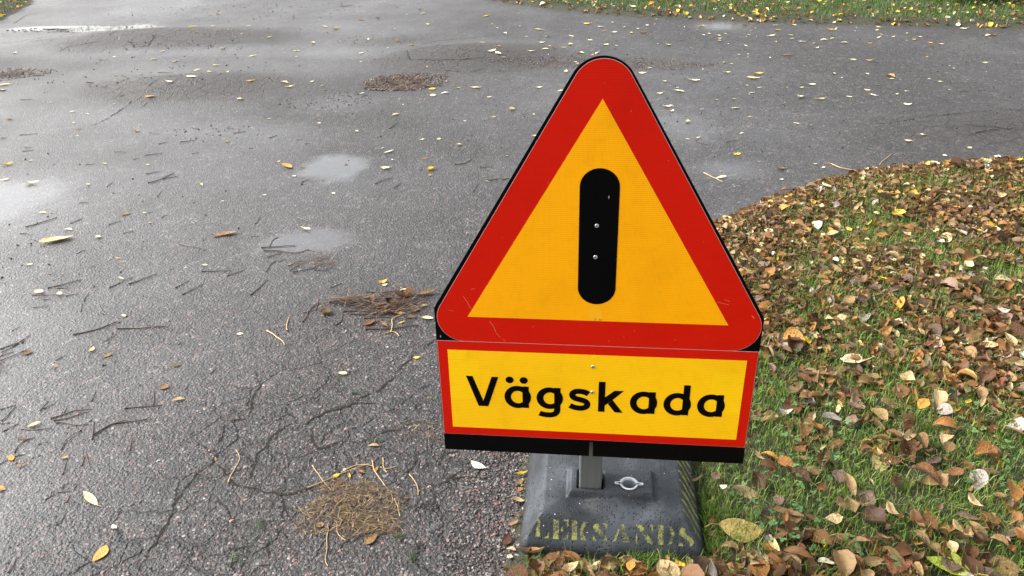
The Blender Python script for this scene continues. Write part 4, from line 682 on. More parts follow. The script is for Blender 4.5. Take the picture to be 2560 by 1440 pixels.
# ------------------------------------------------------------------ leaves
def leaf_mesh(seed, shape, curl, fold, crumple, nu=9, nv=7, stalk=.28, serr=0.0):
    """a leaf one unit long lying on z = 0, stalk at -x; UV: x along, y across from -1 to 1"""
    r_ = random.Random(seed)
    asp = {'ovate': .62, 'round': .80, 'long': .40, 'lance': .30}[shape] * r_.uniform(.9, 1.1)
    t = np.linspace(0, 1, nu); s = np.linspace(-1, 1, nv)
    peak = {'ovate': .42, 'round': .5, 'long': .48, 'lance': .5}[shape]
    w = np.where(t < peak, np.sin(t / peak * np.pi / 2) ** .75, np.cos((t - peak) / (1 - peak) * np.pi / 2) ** .85) * asp / 2
    w = np.maximum(w, .004)
    if serr: w = w * (1 + serr * np.where(np.arange(nu) % 2, 1, -1))
    T, S = np.meshgrid(t, s, indexing='ij'); Wd = w[:, None] * np.ones_like(S)
    bend = r_.uniform(-.18, .18)
    x = T.copy(); y = S * Wd + bend * np.sin(T * np.pi) * .5
    z = np.abs(S) ** 1.3 * Wd * fold
    # roll along the length, and twist
    ang = (T - .5) * curl
    if abs(curl) > .05:
        R = 1 / curl; xx = .5 + R * np.sin(ang) - z * np.sin(ang); zz = R * (1 - np.cos(ang)) + z * np.cos(ang)
    else: xx, zz = x, z
    tw_ = r_.uniform(-.5, .5) * (abs(curl) + crumple * 2) * (T - .4)
    y2 = y * np.cos(tw_) - 0; zz = zz + y * np.sin(tw_)
    zz = zz + crumple * .5 * (fbm(T * 1 + seed * 3.1, S * .6 + seed, 3.0, 2, seed) - .5) * (.3 + np.abs(S)) + .02 * (fbm(T * 2 + seed, S + seed, 3, 2, seed + 5) - .5)
    xx = xx + crumple * .18 * (fbm(T + seed, S * .7 + 7, 3.0, 2, seed + 9) - .5) * np.abs(S); y2 = y2 * (1 - .35 * crumple * fbm(T * 1.3 + seed, T * 0, 2.5, 2, seed + 3))
    V = np.stack([xx.ravel(), y2.ravel(), zz.ravel()], 1); F = grid_faces(nu, nv); UV = np.stack([T.ravel(), S.ravel()], 1)
    if stalk:
        p0 = V[nv // 2]; q = np.array([p0 + (0, 0, -.004), p0 + (-stalk * .5, stalk * r_.uniform(-.3, .3), .01 + r_.uniform(0, .08)), p0 + (-stalk, stalk * r_.uniform(-.5, .5), r_.uniform(0, .14))])
        tv, tf = tube(q, [.016, .012, .016], 3); F = np.concatenate([F, tf + len(V)]); V = np.concatenate([V, tv]); UV = np.concatenate([UV, np.tile([.5, 0.0], (len(tv), 1))])
    V[:, 0] -= .5; V[:, 2] -= V[:, 2].min()
    return V, F, UV
FLAT = [leaf_mesh(s, sh, c, f, cr_, stalk=st_) for s, sh, c, f, cr_, st_ in ((1, 'ovate', .5, .12, .08, .2), (2, 'long', .7, .3, .08, .18), (3, 'lance', .4, .5, .06, .15), (4, 'ovate', 1.3, .3, .15, .25), (5, 'long', .9, .6, .12, .2), (6, 'round', .7, .15, .12, .25), (7, 'long', -.5, .2, .1, .2), (8, 'ovate', .2, .05, .06, .22), (9, 'round', 1.4, .5, .25, 0), (10, 'lance', 1.0, .6, .15, .1))]
CURL = [leaf_mesh(20 + i, ('ovate', 'long', 'round', 'ovate', 'long', 'lance')[i % 6], (1.2, 2.2, -1.2, 3.0, 1.7, .8, 2.6, -1.8)[i % 8], (.6, .2, .9, 1.3, .4, .8, 1.1)[i % 7], (.30, .5, .22, .42, .6)[i % 5], stalk=(.28, 0, .35, .15)[i % 4], serr=(.0, .05)[i % 2]) for i in range(20)]
SOFT = [leaf_mesh(50 + i, ('ovate', 'round', 'ovate', 'long')[i % 4], (.3, -.5, .7, .5)[i % 4], (.15, .3, .1, .4, .2)[i % 5], (.10, .16, .2)[i % 3], stalk=(.2, .3, 0)[i % 3]) for i in range(10)]
SMALL = [leaf_mesh(80 + i, ('ovate', 'long', 'round', 'ovate', 'long', 'lance')[i % 6], (1.2, 2.2, -1.2, 3.0, .4, .8, 1.6, -.6)[i % 8], (.6, .2, .9, 1.3, .4, .8, .1)[i % 7], (.30, .5, .12, .42, .2)[i % 5], nu=6, nv=5, stalk=0) for i in range(24)]
def lm(v): return mesh_np('leaf', v[0], v[1], M_LEAF, uv=v[2])
ME_FLAT = [lm(v) for v in FLAT]; ME_CURL = [lm(v) for v in CURL]; ME_SOFT = [lm(v) for v in SOFT]
COLS = {'p': [(.70, .64, .36), (.74, .71, .50), (.66, .58, .30), (.78, .75, .58)], 'y': [(.70, .48, .03), (.66, .50, .06), (.62, .42, .05)], 'a': [(.55, .29, .05), (.50, .27, .07)],
        'o': [(.23, .098, .024), (.27, .125, .032), (.18, .076, .02)], 't': [(.25, .158, .070), (.195, .120, .051), (.40, .295, .155), (.15, .092, .041)], 'b': [(.125, .056, .019), (.165, .078, .026), (.085, .040, .017), (.055, .028, .014)],
        'm': [(.165, .105, .074), (.20, .128, .09), (.125, .08, .058)], 'g': [(.36, .31, .28), (.29, .255, .235)], 'r': [(.22, .075, .04), (.18, .065, .034)], 'v': [(.16, .24, .04), (.12, .20, .03), (.28, .34, .05)]}
CNAME = {'p': 'pale', 'y': 'yellow', 'a': 'amber', 'o': 'orange', 't': 'tan', 'b': 'brown', 'm': 'mauve', 'g': 'grey', 'r': 'reddish', 'v': 'green'}
CWORD = {'p': 'pale cream', 'y': 'bright yellow', 'a': 'amber', 'o': 'orange brown', 't': 'tan', 'b': 'dark brown', 'm': 'mauve brown', 'g': 'pale grey', 'r': 'reddish', 'v': 'green'}
ORD = ('nearest', 'second nearest', 'third nearest', 'fourth nearest', 'fifth nearest', 'sixth nearest')
PLACED = []
def put_leaf(x, y, c, L, me, z, rz, tilt, where):
    o = link(CNAME[c] + '_leaf', me, cat='leaf')
    q = random.choice(COLS[c]); k = random.uniform(.82, 1.12); o.color = (q[0] * k, q[1] * k * random.uniform(.94, 1.04), q[2] * k, 1)
    o.location = (x, y, z); o.scale = (L, L, L); o.rotation_euler = (tilt[0], tilt[1], rz)
    PLACED.append((o, x, y, c, where)); return o
rs = random.Random(11)
for x, y, c, L in ROAD_LEAVES:
    L = max(L, .017) * (1.15 if y < 3 else 1.0)
    L *= rs.uniform(.95, 1.12)
    i = rs.randrange(10) if L < .05 else rs.choice((2, 9, 1, 6)); zz = float(zr(x, y))
    me = ME_FLAT[i] if c != 'b' else ME_CURL[rs.randrange(20)]
    put_leaf(x, y, c, L, me, zz + .0022, rs.choice((0, math.pi)) + rs.gauss(0, .55), (rs.gauss(0, .06), rs.gauss(0, .05)), 'road')
LT = [(.42, 1.28)]
lawn_pts = []
for x, y, c, L in LAWN_LEAVES:
    if math.hypot(x - .47, y - 1.262) < .05: continue
    L *= rs.uniform(1.05, 1.2) * (1.35 if c == 'y' else 1.0); d = float(near_in(np.array([x]), np.array([y]))[0]); zz = float(zl(np.array([x]), np.array([y]), np.array([d]))[0]) if d > 0 else float(zr(x, y))
    me = rs.choice(ME_SOFT) if c in 'pygmrva' or rs.random() < .4 else rs.choice(ME_CURL)
    on = bool(in_foot(np.array([x]), np.array([y]))[0])
    if on: continue
    put_leaf(x, y, c, L, me, zz + (.020 if d > .03 else .006), rs.uniform(0, 6.28), (rs.gauss(0, .22), rs.gauss(0, .22)), 'lawn'); lawn_pts.append((x, y))
# the leaf that leans on the foot's right side, the large veined one, and the half-green one at the bottom
BIG = mesh_np('leaf', *leaf_mesh(141, 'ovate', .35, .10, .07, nu=13, nv=9, stalk=.30)[:2], M_LEAF, uv=leaf_mesh(141, 'ovate', .35, .10, .07, nu=13, nv=9, stalk=.30)[2])
o = put_leaf(.470, 1.262, 'a', .098, BIG, .040, -.13, (.12, .05), 'x'); o.color = (.34, .26, .075, 1); o['label'] = 'large olive yellow leaf with pale veins beside the rubber foot'
o = put_leaf(.405, 1.395, 'm', .05, ME_SOFT[3], .055, 1.9, (.0, .95), 'x'); o.color = (.33, .22, .19, 1); o['label'] = 'mauve leaf standing on end against the right flank of the rubber foot'
o = put_leaf(.846, 1.140, 'v', .085, BIG, .045, 2.4, (.1, .1), 'x'); o.color = (.36, .40, .05, 1); o['label'] = 'large lime green leaf cut by the bottom of the picture'
# more single leaves lying on top of the litter, the largest ones nearest the viewer
n_add = 300 - sum(1 for p in PLACED if p[4] != 'road')
cnt = 0; tries = 0
while cnt < n_add and tries < 20000:
    tries += 1
    y = 1.05 + 2.3 * rs.random() ** 1.5; x = rs.uniform(-.02, 2.2)
    d = float(near_in(np.array([x]), np.array([y]))[0])
    if d < .02 or bool(in_foot(np.array([x]), np.array([y]), .025)[0]) or x > .3 + .62 * y: continue
    if x < .40 and 1.2 < y or math.hypot(x - .47, y - 1.262) < .06 or math.hypot(x - .846, y - 1.135) < .05: continue
    if any((x - a) ** 2 + (y - b) ** 2 < .038 ** 2 for a, b in lawn_pts): continue
    c = rs.choices('potbmrgya', (2.5, 11, 30, 36, 9, 2, 4, 1, 2.5))[0]
    if float(fbm(np.array([x]), np.array([y]), 2.2, 3, 77)[0]) < .40 and rs.random() < .6: continue
    L = rs.uniform(.034, .060) + (.026 * rs.random() if y < 2.0 else 0); zz = float(zl(np.array([x]), np.array([y]), np.array([d]))[0])
    put_leaf(x, y, c, L, rs.choice(ME_CURL if rs.random() < .55 else ME_SOFT), zz + rs.uniform(.008, .018), rs.uniform(0, 6.28), (rs.gauss(0, .24), rs.gauss(0, .24)), 'lawn')
    lawn_pts.append((x, y)); cnt += 1

MARKS = {'road': [('the long puddle at the back', -3.4, 7.05), ('the bulge before the long puddle', -2.6, 6.5), ('the cracked bulge in mid road', -2.0, 5.05), ('the stone filled pothole', -.65, 5.08), ('the crazed dome beyond the pothole', -.2, 5.75),
    ('the small round puddle', -.8, 3.6), ('the puddle strewn with twigs', -.8, 2.8), ('the brown debris heap', -.36, 2.3), ('the dried grass clump', -.37, 1.4), ('the wet glint before the far lawn', 1.66, 6.5), ('the wet glint beside the near lawn', 1.0, 3.44),
    ('the dark cracked patch at the right', 2.4, 3.87), ('the far edge under the post', 3.1, 6.3), ('the far lawn edge above the sign', .6, 7.2), ('the pale sheen at the left edge', -2.2, 3.3), ('the bundle of long twigs', -1.5, 2.2), ('the twig tangle at bottom left', -1.1, 1.7),
    ('the sign top on its right', .8, 4.6), ('the open middle of the side road', 2.0, 5.0), ('the rubble at the left edge', -3.3, 5.55), ('the left end of the far lawn', -.6, 7.9), ('the back road behind the bulges', -1.6, 7.6)],
  'lawn': [("the foot's right flank", .44, 1.38), ("the foot's front", .22, 1.14), ('the large veined leaf', .476, 1.277), ("the sign's lower right corner", .55, 1.65), ("the triangle's right corner", .60, 2.1), ('the left tip of the lawn', .72, 2.72),
    ('the curved asphalt edge', 1.15, 3.05), ('the far right asphalt edge', 1.9, 3.35), ('the lone yellow leaf', 1.25, 2.72), ('the big pale grey leaf', .72, 1.62), ("the lawn's bottom right corner", .82, 1.2), ('the right edge of the lawn', 1.25, 1.95), ('the middle of the lawn', .95, 2.2), ('the upper right of the lawn', 1.6, 2.75)]}
ON = {'road': 'on the wet asphalt', 'lawn': 'in the littered grass'}
OUT = ('first', 'second', 'third', 'fourth', 'fifth', 'sixth', 'seventh', 'eighth', 'ninth', 'tenth', 'eleventh')
def name_all(items, noun, words):
    buckets = {}; POSN = {o.name: (x, y) for o, x, y, c, w in items}
    for o, x, y, c, where in items:
        if where not in MARKS: continue
        mk = min(MARKS[where], key=lambda m: (m[1] - x) ** 2 + (m[2] - y) ** 2)
        buckets.setdefault((where, c, mk[0]), []).append(((x - mk[1]) ** 2 + (y - mk[2]) ** 2, o))
    for (where, c, mk), L in buckets.items():
        L.sort(key=lambda q: q[0]); far_ = {}
        for i, (d, o) in enumerate(L):
            if len(L) == 1: o['label'] = f'only {words[c]} {noun} near {mk}'
            elif i < 6: o['label'] = f'{words[c]} {noun} {ORD[i]} to {mk}'
            else:
                mm = next(m for m in MARKS[where] if m[0] == mk); px_, py_ = POSN[o.name]; dx, dy = px_ - mm[1], py_ - mm[2]
                sd = ('right of' if dx > 0 else 'left of') if abs(dx) > abs(dy) else ('beyond' if dy > 0 else 'in front of')
                far_[sd] = far_.get(sd, 0) + 1; q = far_[sd]
                o['label'] = f'outer {words[c]} {noun}, {OUT[q - 1]} {sd} {mk}' if q <= len(OUT) else f'outer {words[c]} {noun} far {sd} {mk}'
            o['group'] = f'{words[c]} {noun} {ON[where]}'
name_all(PLACED, 'leaf', CWORD)

# the rest of the litter: one mass per lawn
def litter(name, pts, lens, mix, zs, seed, tilt=.4, kindmesh=SMALL):
    r_ = np.random.default_rng(seed); keys = list(mix); pr_ = np.array([mix[k_] for k_ in keys], float); pr_ /= pr_.sum()
    n = len(pts); ci = r_.choice(len(keys), n, p=pr_); mi = r_.integers(0, len(kindmesh), n)
    Vs = []; Fs = []; Us = []; Ts = []; b = 0
    rz = r_.uniform(0, 2 * np.pi, n); tx = r_.normal(0, tilt, n); ty = r_.normal(0, tilt, n)
    for i in range(n):
        V, F, U_ = kindmesh[mi[i]]
        cz, sz = math.cos(rz[i]), math.sin(rz[i]); cx_, sx_ = math.cos(tx[i]), math.sin(tx[i]); cy_, sy_ = math.cos(ty[i]), math.sin(ty[i])
        Rm = np.array([[cz, -sz, 0], [sz, cz, 0], [0, 0, 1]]) @ np.array([[cy_, 0, sy_], [0, 1, 0], [-sy_, 0, cy_]]) @ np.array([[1, 0, 0], [0, cx_, -sx_], [0, sx_, cx_]])
        W = (V * lens[i]) @ Rm.T + (pts[i][0], pts[i][1], zs[i])
        q = COLS[keys[ci[i]]]; col = np.array(q[r_.integers(len(q))]) * r_.uniform(.75, 1.15)
        Vs.append(W); Fs.append(F + b); Us.append(U_); Ts.append(np.tile(col, (len(V), 1))); b += len(V)
    return link(name, mesh_np(name, np.concatenate(Vs), np.concatenate(Fs), M_LITTER, uv=np.concatenate(Us), attrs={'tint': np.concatenate(Ts)}), kind='stuff')
def scatter(n, x0, x1, y0, y1, din, dens, seed):
    r_ = np.random.default_rng(seed); x = r_.uniform(x0, x1, n); y = r_.uniform(y0, y1, n); d = din(x, y)
    ok = (d > -.012) & (r_.random(n) < dens(x, y, d)) & ~in_foot(x, y, .014) & (np.hypot(x - .47, y - 1.262) > .045) & (np.hypot(x - .846, y - 1.135) > .04)
    return x[ok], y[ok], d[ok]
def litter_dens(x, y, d):
    n = fbm(x, y, 2.2, 3, 77)
    return np.where((x < .03) & (y < 1.7), .30, 1) * np.clip(.34 + 1.8 * (n - .45) + .55 * sstep(.22, .02, d) + .48 * sstep(1.15, .25, d) * sstep(1.5, 2.1, y) + .15 * blob(x, y, .35, 1.16, .28, .12) + .4 * blob(x, y, .52, 1.25, .16, .16) - .25 * blob(x, y, 1.2, 1.5, .5, .3), .06, 1)
x, y, d = scatter(40500, -.1, 3.2, .62, 3.6, near_in, litter_dens, 31)
r_ = np.random.default_rng(5)
litter('leaf_litter', np.stack([x, y], 1), (r_.uniform(.018, .050, len(x)) + .022 * (r_.random(len(x)) < .2)) * np.where(d < .03, .75, 1) * (1 - .2 * sstep(1.6, 2.5, y)), {'t': 32, 'b': 40, 'o': 12, 'm': 8, 'p': 2.0, 'r': 1.5, 'g': 1.8, 'a': 1.6, 'y': .4}, zl(x, y, np.maximum(d, 0)) + r_.uniform(.001, .022, len(x)) * np.clip(d / .05, .15, 1), 32, tilt=.34)
x, y, d = scatter(27800, -.1, 3.2, .62, 3.6, near_in, lambda x, y, d: np.clip(1.15 * litter_dens(x, y, d) - .22, 0, 1) * .8, 35)
litter('leaf_litter', np.stack([x, y], 1), r_.uniform(.022, .056, len(x)), {'b': 62, 'o': 16, 't': 16, 'm': 6}, zl(x, y, np.maximum(d, 0)) + r_.uniform(.001, .008, len(x)), 36, tilt=.18)
x, y, d = scatter(15000, -2.5, 6.5, 5.5, 10.2, far_in, lambda x, y, d: np.clip(.14 + .95 * sstep(.36, .0, d) + .30 * sstep(1.0, .2, d) * (fbm(x, y, 2, 3, 7) > .5), 0, 1), 41)
litter('leaf_litter', np.stack([x, y], 1), r_.uniform(.028, .062, len(x)), {'p': 12, 'y': 10, 't': 26, 'b': 26, 'o': 14, 'a': 8, 'm': 5}, zl(x, y, np.maximum(d, 0)) + r_.uniform(.01, .055, len(x)) * np.clip(d / .2, .1, 1), 42)
x, y, d = scatter(2200, -7, -4.2, 6.4, 10.2, left_in, lambda x, y, d: np.clip(.25 + .6 * sstep(.3, 0, d), 0, 1), 51)
litter('leaf_litter', np.stack([x, y], 1), r_.uniform(.028, .06, len(x)), {'p': 8, 'y': 12, 't': 24, 'b': 18, 'o': 14, 'a': 14}, zl(x, y, np.maximum(d, 0)) + r_.uniform(.004, .03, len(x)), 52)
# crumbs of leaf on the asphalt beyond the counted ones
n = 330
x = r_.uniform(-2.6, 5.0, n); y = 4.2 + 4.4 * r_.random(n) ** .8
ok = (far_in(x, y) < -.03) & (near_in(x, y) < -.05) & (r_.random(n) < .25 + .75 * sstep(-1.2, 1.0, x)); x, y = x[ok], y[ok]
litter('leaf_crumbs', np.stack([x, y], 1), r_.uniform(.012, .030, len(x)), {'p': 20, 'y': 3, 't': 4, 'o': 2}, zr(x, y) + .002, 62, tilt=.08, kindmesh=[leaf_mesh(130 + i, 'long', .6, .3, .1, nu=5, nv=3, stalk=0) for i in range(5)])

# ------------------------------------------------------------------ twigs and stems
def twig_obj(P, rad, mat, name, c, knob=True):
    P = np.asarray(P, float); seg = np.hypot(*np.diff(P, axis=0).T); L = np.concatenate([[0], np.cumsum(seg)]); n = max(5, min(14, int(L[-1] / .012)))
    s = np.linspace(0, L[-1], n)
    x = np.interp(s, L, P[:, 0]); y = np.interp(s, L, P[:, 1])
    if len(P) > 2:
        kx = np.convolve(np.pad(x, 1, 'edge'), [.25, .5, .25], 'valid'); ky = np.convolve(np.pad(y, 1, 'edge'), [.25, .5, .25], 'valid'); x, y = kx, ky
    sd = rs.randrange(10000); j = min(.004, L[-1] * .03)
    x = x + j * 2 * (fbm(s * 25 + sd, s * 0, 1, 2, sd) - .5); y = y + j * 2 * (fbm(s * 25, s * 0 + sd, 1, 2, sd + 1) - .5)
    z = zr(x, y) + rad + .0004 + .004 * np.abs(fbm(s * 14 + sd, s * 0, 1, 2, sd + 2) - .5) * min(1, L[-1] / .08)
    rr = rad * np.linspace(1.15, .75, n)
    if knob: rr[0] *= 1.35; rr[-1] *= 1.15
    cx_, cy_ = float(x.mean()), float(y.mean()); c3 = np.array([cx_, cy_, float(z.min())])
    V, F = tube(np.stack([x, y, z], 1) - c3, rr, 5)
    o = link(name, mesh_np(name, V, F, mat), cat='twig'); o.location = c3
    TWL.append((o, cx_, cy_, c, 'road')); return o
TWL = []
for P in TWIGS:
    y = P[0][1]; L_ = math.hypot(P[0][0] - P[-1][0], P[0][1] - P[-1][1])
    rad = min(.0019, max(.0008, .0007 + .0078 * L_))
    twig_obj(P, rad, M_TWIG, 'twig', 'L' if L_ > .09 else ('B' if len(P) > 2 else 'S'))
for P in STRAWS:
    y = P[0][1]; twig_obj(P, .0012 if y < 2 else .0018, M_STEM, 'straw_stem', 'W')
name_all(TWL, 'twig', {'L': 'long dark', 'S': 'short dark', 'B': 'small bent', 'W': 'tan bare'})

# needles and bits too small to pick apart
def bits(name, cx, cy, rx, ry, n, l0, l1, rad, cols, seed, mat, zmax=.012, ang=None, label=None, cat=None, kind='stuff'):
    r_ = np.random.default_rng(seed); a = r_.uniform(0, 2 * np.pi, n); q = r_.random(n) ** .62 * (.25 + 1.25 * fbm(np.cos(a) * 1.6 + seed, np.sin(a) * 1.6, 1.3, 3, seed))
    x = cx + rx * q * np.cos(a); y = cy + ry * q * np.sin(a); L = r_.uniform(l0, l1, n); th = r_.uniform(0, 2 * np.pi, n) if ang is None else r_.normal(ang, .5, n)
    el = r_.normal(0, .22, n); hz = zmax * np.clip(1 - q ** 1.3, .05, 1) * r_.random(n)
    D = np.stack([np.cos(th) * np.cos(el), np.sin(th) * np.cos(el), np.sin(el)], 1) * L[:, None] / 2
    N = np.stack([-np.sin(th), np.cos(th), 0 * th], 1) * (rad * r_.uniform(.6, 1.4, n))[:, None]
    bend = np.stack([-np.sin(th), np.cos(th), 0 * th], 1) * (L * r_.normal(0, .10, n))[:, None]; up = np.array([0, 0, rad * .9])
    C = np.stack([x, y, zr(x, y) + .002 + hz + np.abs(D[:, 2])], 1)
    V = np.stack([C - D - N, C - D + N, C + bend - N + up, C + bend + N + up, C + D - N * .4, C + D + N * .4], 1).reshape(-1, 3)
    i = np.arange(n)[:, None] * 6; F = np.concatenate([i + [[0, 1, 3, 2]], i + [[2, 3, 5, 4]]])
    c = np.array(cols)[r_.integers(0, len(cols), n)] * r_.uniform(.7, 1.2, (n, 1))
    return link(name, mesh_np(name, V, F, mat, attrs={'tint': np.repeat(c, 6, 0)}, smooth=False), kind=kind, label=label, cat=cat)
STRC = [(.165, .112, .045), (.125, .080, .034), (.09, .055, .026), (.06, .036, .02), (.24, .18, .095), (.04, .026, .018), (.08, .038, .02)]
BRN = [(.06, .035, .025), (.10, .055, .035), (.04, .026, .02), (.20, .125, .07), (.03, .02, .016)]
bits('dried_grass_clump', -.385, 1.405, .13, .10, 1700, .006, .024, .0006, STRC, 3, M_STRAW, .010, kind=None, label='flattened clump of dried straw coloured grass on the cracked asphalt', cat='grass clump')
bits('straw_bits', -.33, 1.335, .09, .05, 420, .010, .03, .0006, STRC, 4, M_STRAW, .006)
bits('straw_bits', -.235, 1.66, .07, .06, 90, .008, .028, .0006, STRC, 6, M_STRAW, .006)
bits('needle_debris', -.40, 2.31, .14, .085, 420, .015, .06, .0009, BRN, 8, M_STRAW, .012, ang=.1)
bits('needle_debris', -.52, 2.345, .10, .02, 90, .04, .10, .0011, BRN, 9, M_STRAW, .006, ang=.1)
bits('needle_debris', -1.62, 2.0, .12, .06, 200, .03, .09, .0012, BRN, 10, M_STRAW, .008, ang=.25)
bits('needle_debris', -.70, 2.64, .10, .08, 60, .02, .06, .0011, BRN, 12, M_STRAW, .006, ang=.3)
bits('needle_debris', -.66, 5.06, .27, .17, 900, .015, .05, .0020, BRN, 14, M_STRAW, .008)
bits('needle_debris', -3.35, 5.56, .25, .12, 300, .02, .06, .002, BRN, 15, M_STRAW, .012)
bits('needle_debris', -3.4, 7.03, .55, .10, 220, .02, .06, .0022, [(.05, .04, .03), (.30, .27, .18), (.09, .06, .04)], 16, M_STRAW, .012)
MOSS = [(.03, .055, .012), (.05, .075, .02), (.022, .035, .01)]
for k_, (cx_, cy_, rx_, ry_) in enumerate(((-.575, 1.335, .012, .03), (-.60, 1.25, .015, .03), (-.22, 1.79, .02, .02), (-.185, 1.73, .015, .03), (-.44, 1.83, .012, .006), (-.26, 1.30, .012, .012), (-.225, 1.24, .01, .018), (-.60, 1.18, .02, .02), (-.35, 1.63, .02, .012), (-.52, 1.19, .02, .01))):
    bits('moss', cx_, cy_, rx_ * 1.3, ry_ * 1.3, 46, .004, .009, .0008, MOSS, 70 + k_, M_GRASS, .005)

# ------------------------------------------------------------------ loose stones
def ico():
    p = (1 + 5 ** .5) / 2
    V = np.array([(-1, p, 0), (1, p, 0), (-1, -p, 0), (1, -p, 0), (0, -1, p), (0, 1, p), (0, -1, -p), (0, 1, -p), (p, 0, -1), (p, 0, 1), (-p, 0, -1), (-p, 0, 1)], float); V /= np.linalg.norm(V[0])
    F = np.array([(0, 11, 5), (0, 5, 1), (0, 1, 7), (0, 7, 10), (0, 10, 11), (1, 5, 9), (5, 11, 4), (11, 10, 2), (10, 7, 6), (7, 1, 8), (3, 9, 4), (3, 4, 2), (3, 2, 6), (3, 6, 8), (3, 8, 9), (4, 9, 5), (2, 4, 11), (6, 2, 10), (8, 6, 7), (9, 8, 1)])
    return V, F
IV, IF = ico()
def stones(name, x, y, size, cols, seed, sink=.25, zz=None):
    n = len(x); r_ = np.random.default_rng(seed)
    S = size[:, None, None] * (1 + .28 * r_.normal(size=(n, 12, 1)).clip(-1.5, 1.5)) * np.stack([r_.uniform(.8, 1.3, n), r_.uniform(.7, 1.1, n), r_.uniform(.5, .8, n)], 1)[:, None]
    a = r_.uniform(0, 6.28, n); c, s = np.cos(a)[:, None], np.sin(a)[:, None]; Q = IV[None] * S
    V = np.stack([Q[..., 0] * c - Q[..., 1] * s + x[:, None], Q[..., 0] * s + Q[..., 1] * c + y[:, None], Q[..., 2] + (zr(x, y) + size * (.6 - sink) if zz is None else zz)[:, None]], 2).reshape(-1, 3)
    F = (np.arange(n)[:, None, None] * 12 + IF[None]).reshape(-1, 3)
    co = np.array(cols)[r_.integers(0, len(cols), n)] * r_.uniform(.7, 1.25, (n, 1))
    return link(name, mesh_np(name, V, F, M_STONE, attrs={'tint': np.repeat(co, 12, 0)}, smooth=False), kind='stuff')
GRV = [(.08, .065, .058), (.11, .095, .085), (.07, .062, .058), (.13, .08, .068), (.20, .185, .17), (.06, .056, .055), (.10, .062, .052), (.05, .045, .042)]
r_ = np.random.default_rng(99)
# gravelly fringe between asphalt and foot
n = 3000; y = r_.uniform(1.05, 1.75, n); ex = np.interp(y, [1.126, 1.187, 1.234, 1.392, 1.556, 1.97], [-.03, -.025, -.019, .004, .021, .133]); t_ = r_.random(n)
x = ex + .02 - .16 * t_ ** 1.9 - .02 * (fbm(y, y * 0, 9, 2, 2) - .5)
ok = ~in_foot(x, y, .0); stones('gravel', x[ok], y[ok], r_.uniform(.0013, .0034, ok.sum()) * np.where(r_.random(ok.sum()) < .12, 1.5, 1), GRV, 1)
# stones proud of the old surface in the foreground
n = 7500; x = r_.uniform(-1.25, 0, n); y = 1.0 + 1.3 * r_.random(n) ** 1.4; ok = r_.random(n) < .35 + .65 * sstep(-1.1, -.5, x)
x, y = x[ok], y[ok]; stones('gravel', x, y, r_.uniform(.0015, .0034, len(x)) * np.where(r_.random(len(x)) < .10, 1.6, 1), [(.10, .085, .08), (.15, .10, .088), (.17, .105, .09), (.13, .125, .12), (.18, .17, .16), (.08, .075, .075), (.07, .06, .058)], 2, sink=.62)
# potholes
def rub(cx, cy, rx, ry, n, s0, s1, cols, seed):
    a = r_.uniform(0, 6.28, n); q = np.sqrt(r_.random(n)) * (.6 + .7 * fbm(np.cos(a) * 1.5 + seed, np.sin(a) * 1.5, 1, 3, seed)); x = cx + rx * q * np.cos(a); y = cy + ry * q * np.sin(a)
    stones('gravel', x, y, r_.uniform(s0, s1, n), cols, seed, sink=.45)
BG = [(.075, .055, .042), (.105, .078, .06), (.055, .04, .032), (.15, .12, .10), (.036, .028, .024), (.07, .062, .056)]
rub(-.63, 5.13, .27, .17, 1700, .0025, .007, BG, 3); rub(-.66, 4.98, .22, .08, 250, .004, .012, BG[2:], 23)
rub(-.92, 6.30, .42, .22, 160, .002, .005, BG, 4); rub(.45, 5.45, .60, .14, 800, .002, .006, BG, 5); rub(1.0, 5.32, .42, .10, 450, .002, .006, BG, 6)
rub(-3.35, 5.56, .32, .15, 260, .003, .008, BG, 7)
rub(-3.6, 7.07, .62, .12, 170, .003, .008, BG, 8)
GRIT = [(.012, .011, .011), (.02, .018, .017), (.03, .026, .024)]
n = 520; x = r_.uniform(-3.2, -.6, n); y = r_.uniform(2.0, 6.8, n); ok = fbm(x, y, 1.3, 3, 13) > .50; stones('gravel', x[ok], y[ok], r_.uniform(.0018, .0045, ok.sum()) * (1 + .12 * (y[ok] - 2)), GRIT, 9)
n = 500; x = r_.uniform(-1.0, 3.4, n); y = r_.uniform(3.6, 6.2, n); ok = near_in(x, y) < -.02; stones('gravel', x[ok], y[ok], r_.uniform(.002, .0045, ok.sum()), GRIT, 10)
rub(-1.05, 4.72, .34, .20, 150, .002, .005, GRIT, 11); rub(-1.55, 4.15, .3, .16, 60, .002, .0055, GRIT, 12); rub(-2.4, 7.6, 1.3, .6, 200, .002, .006, GRIT, 19)
rub(-.20, 1.395, .02, .02, 60, .002, .004, GRIT, 17); rub(-.215, 1.27, .015, .015, 60, .002, .004, GRIT, 18)

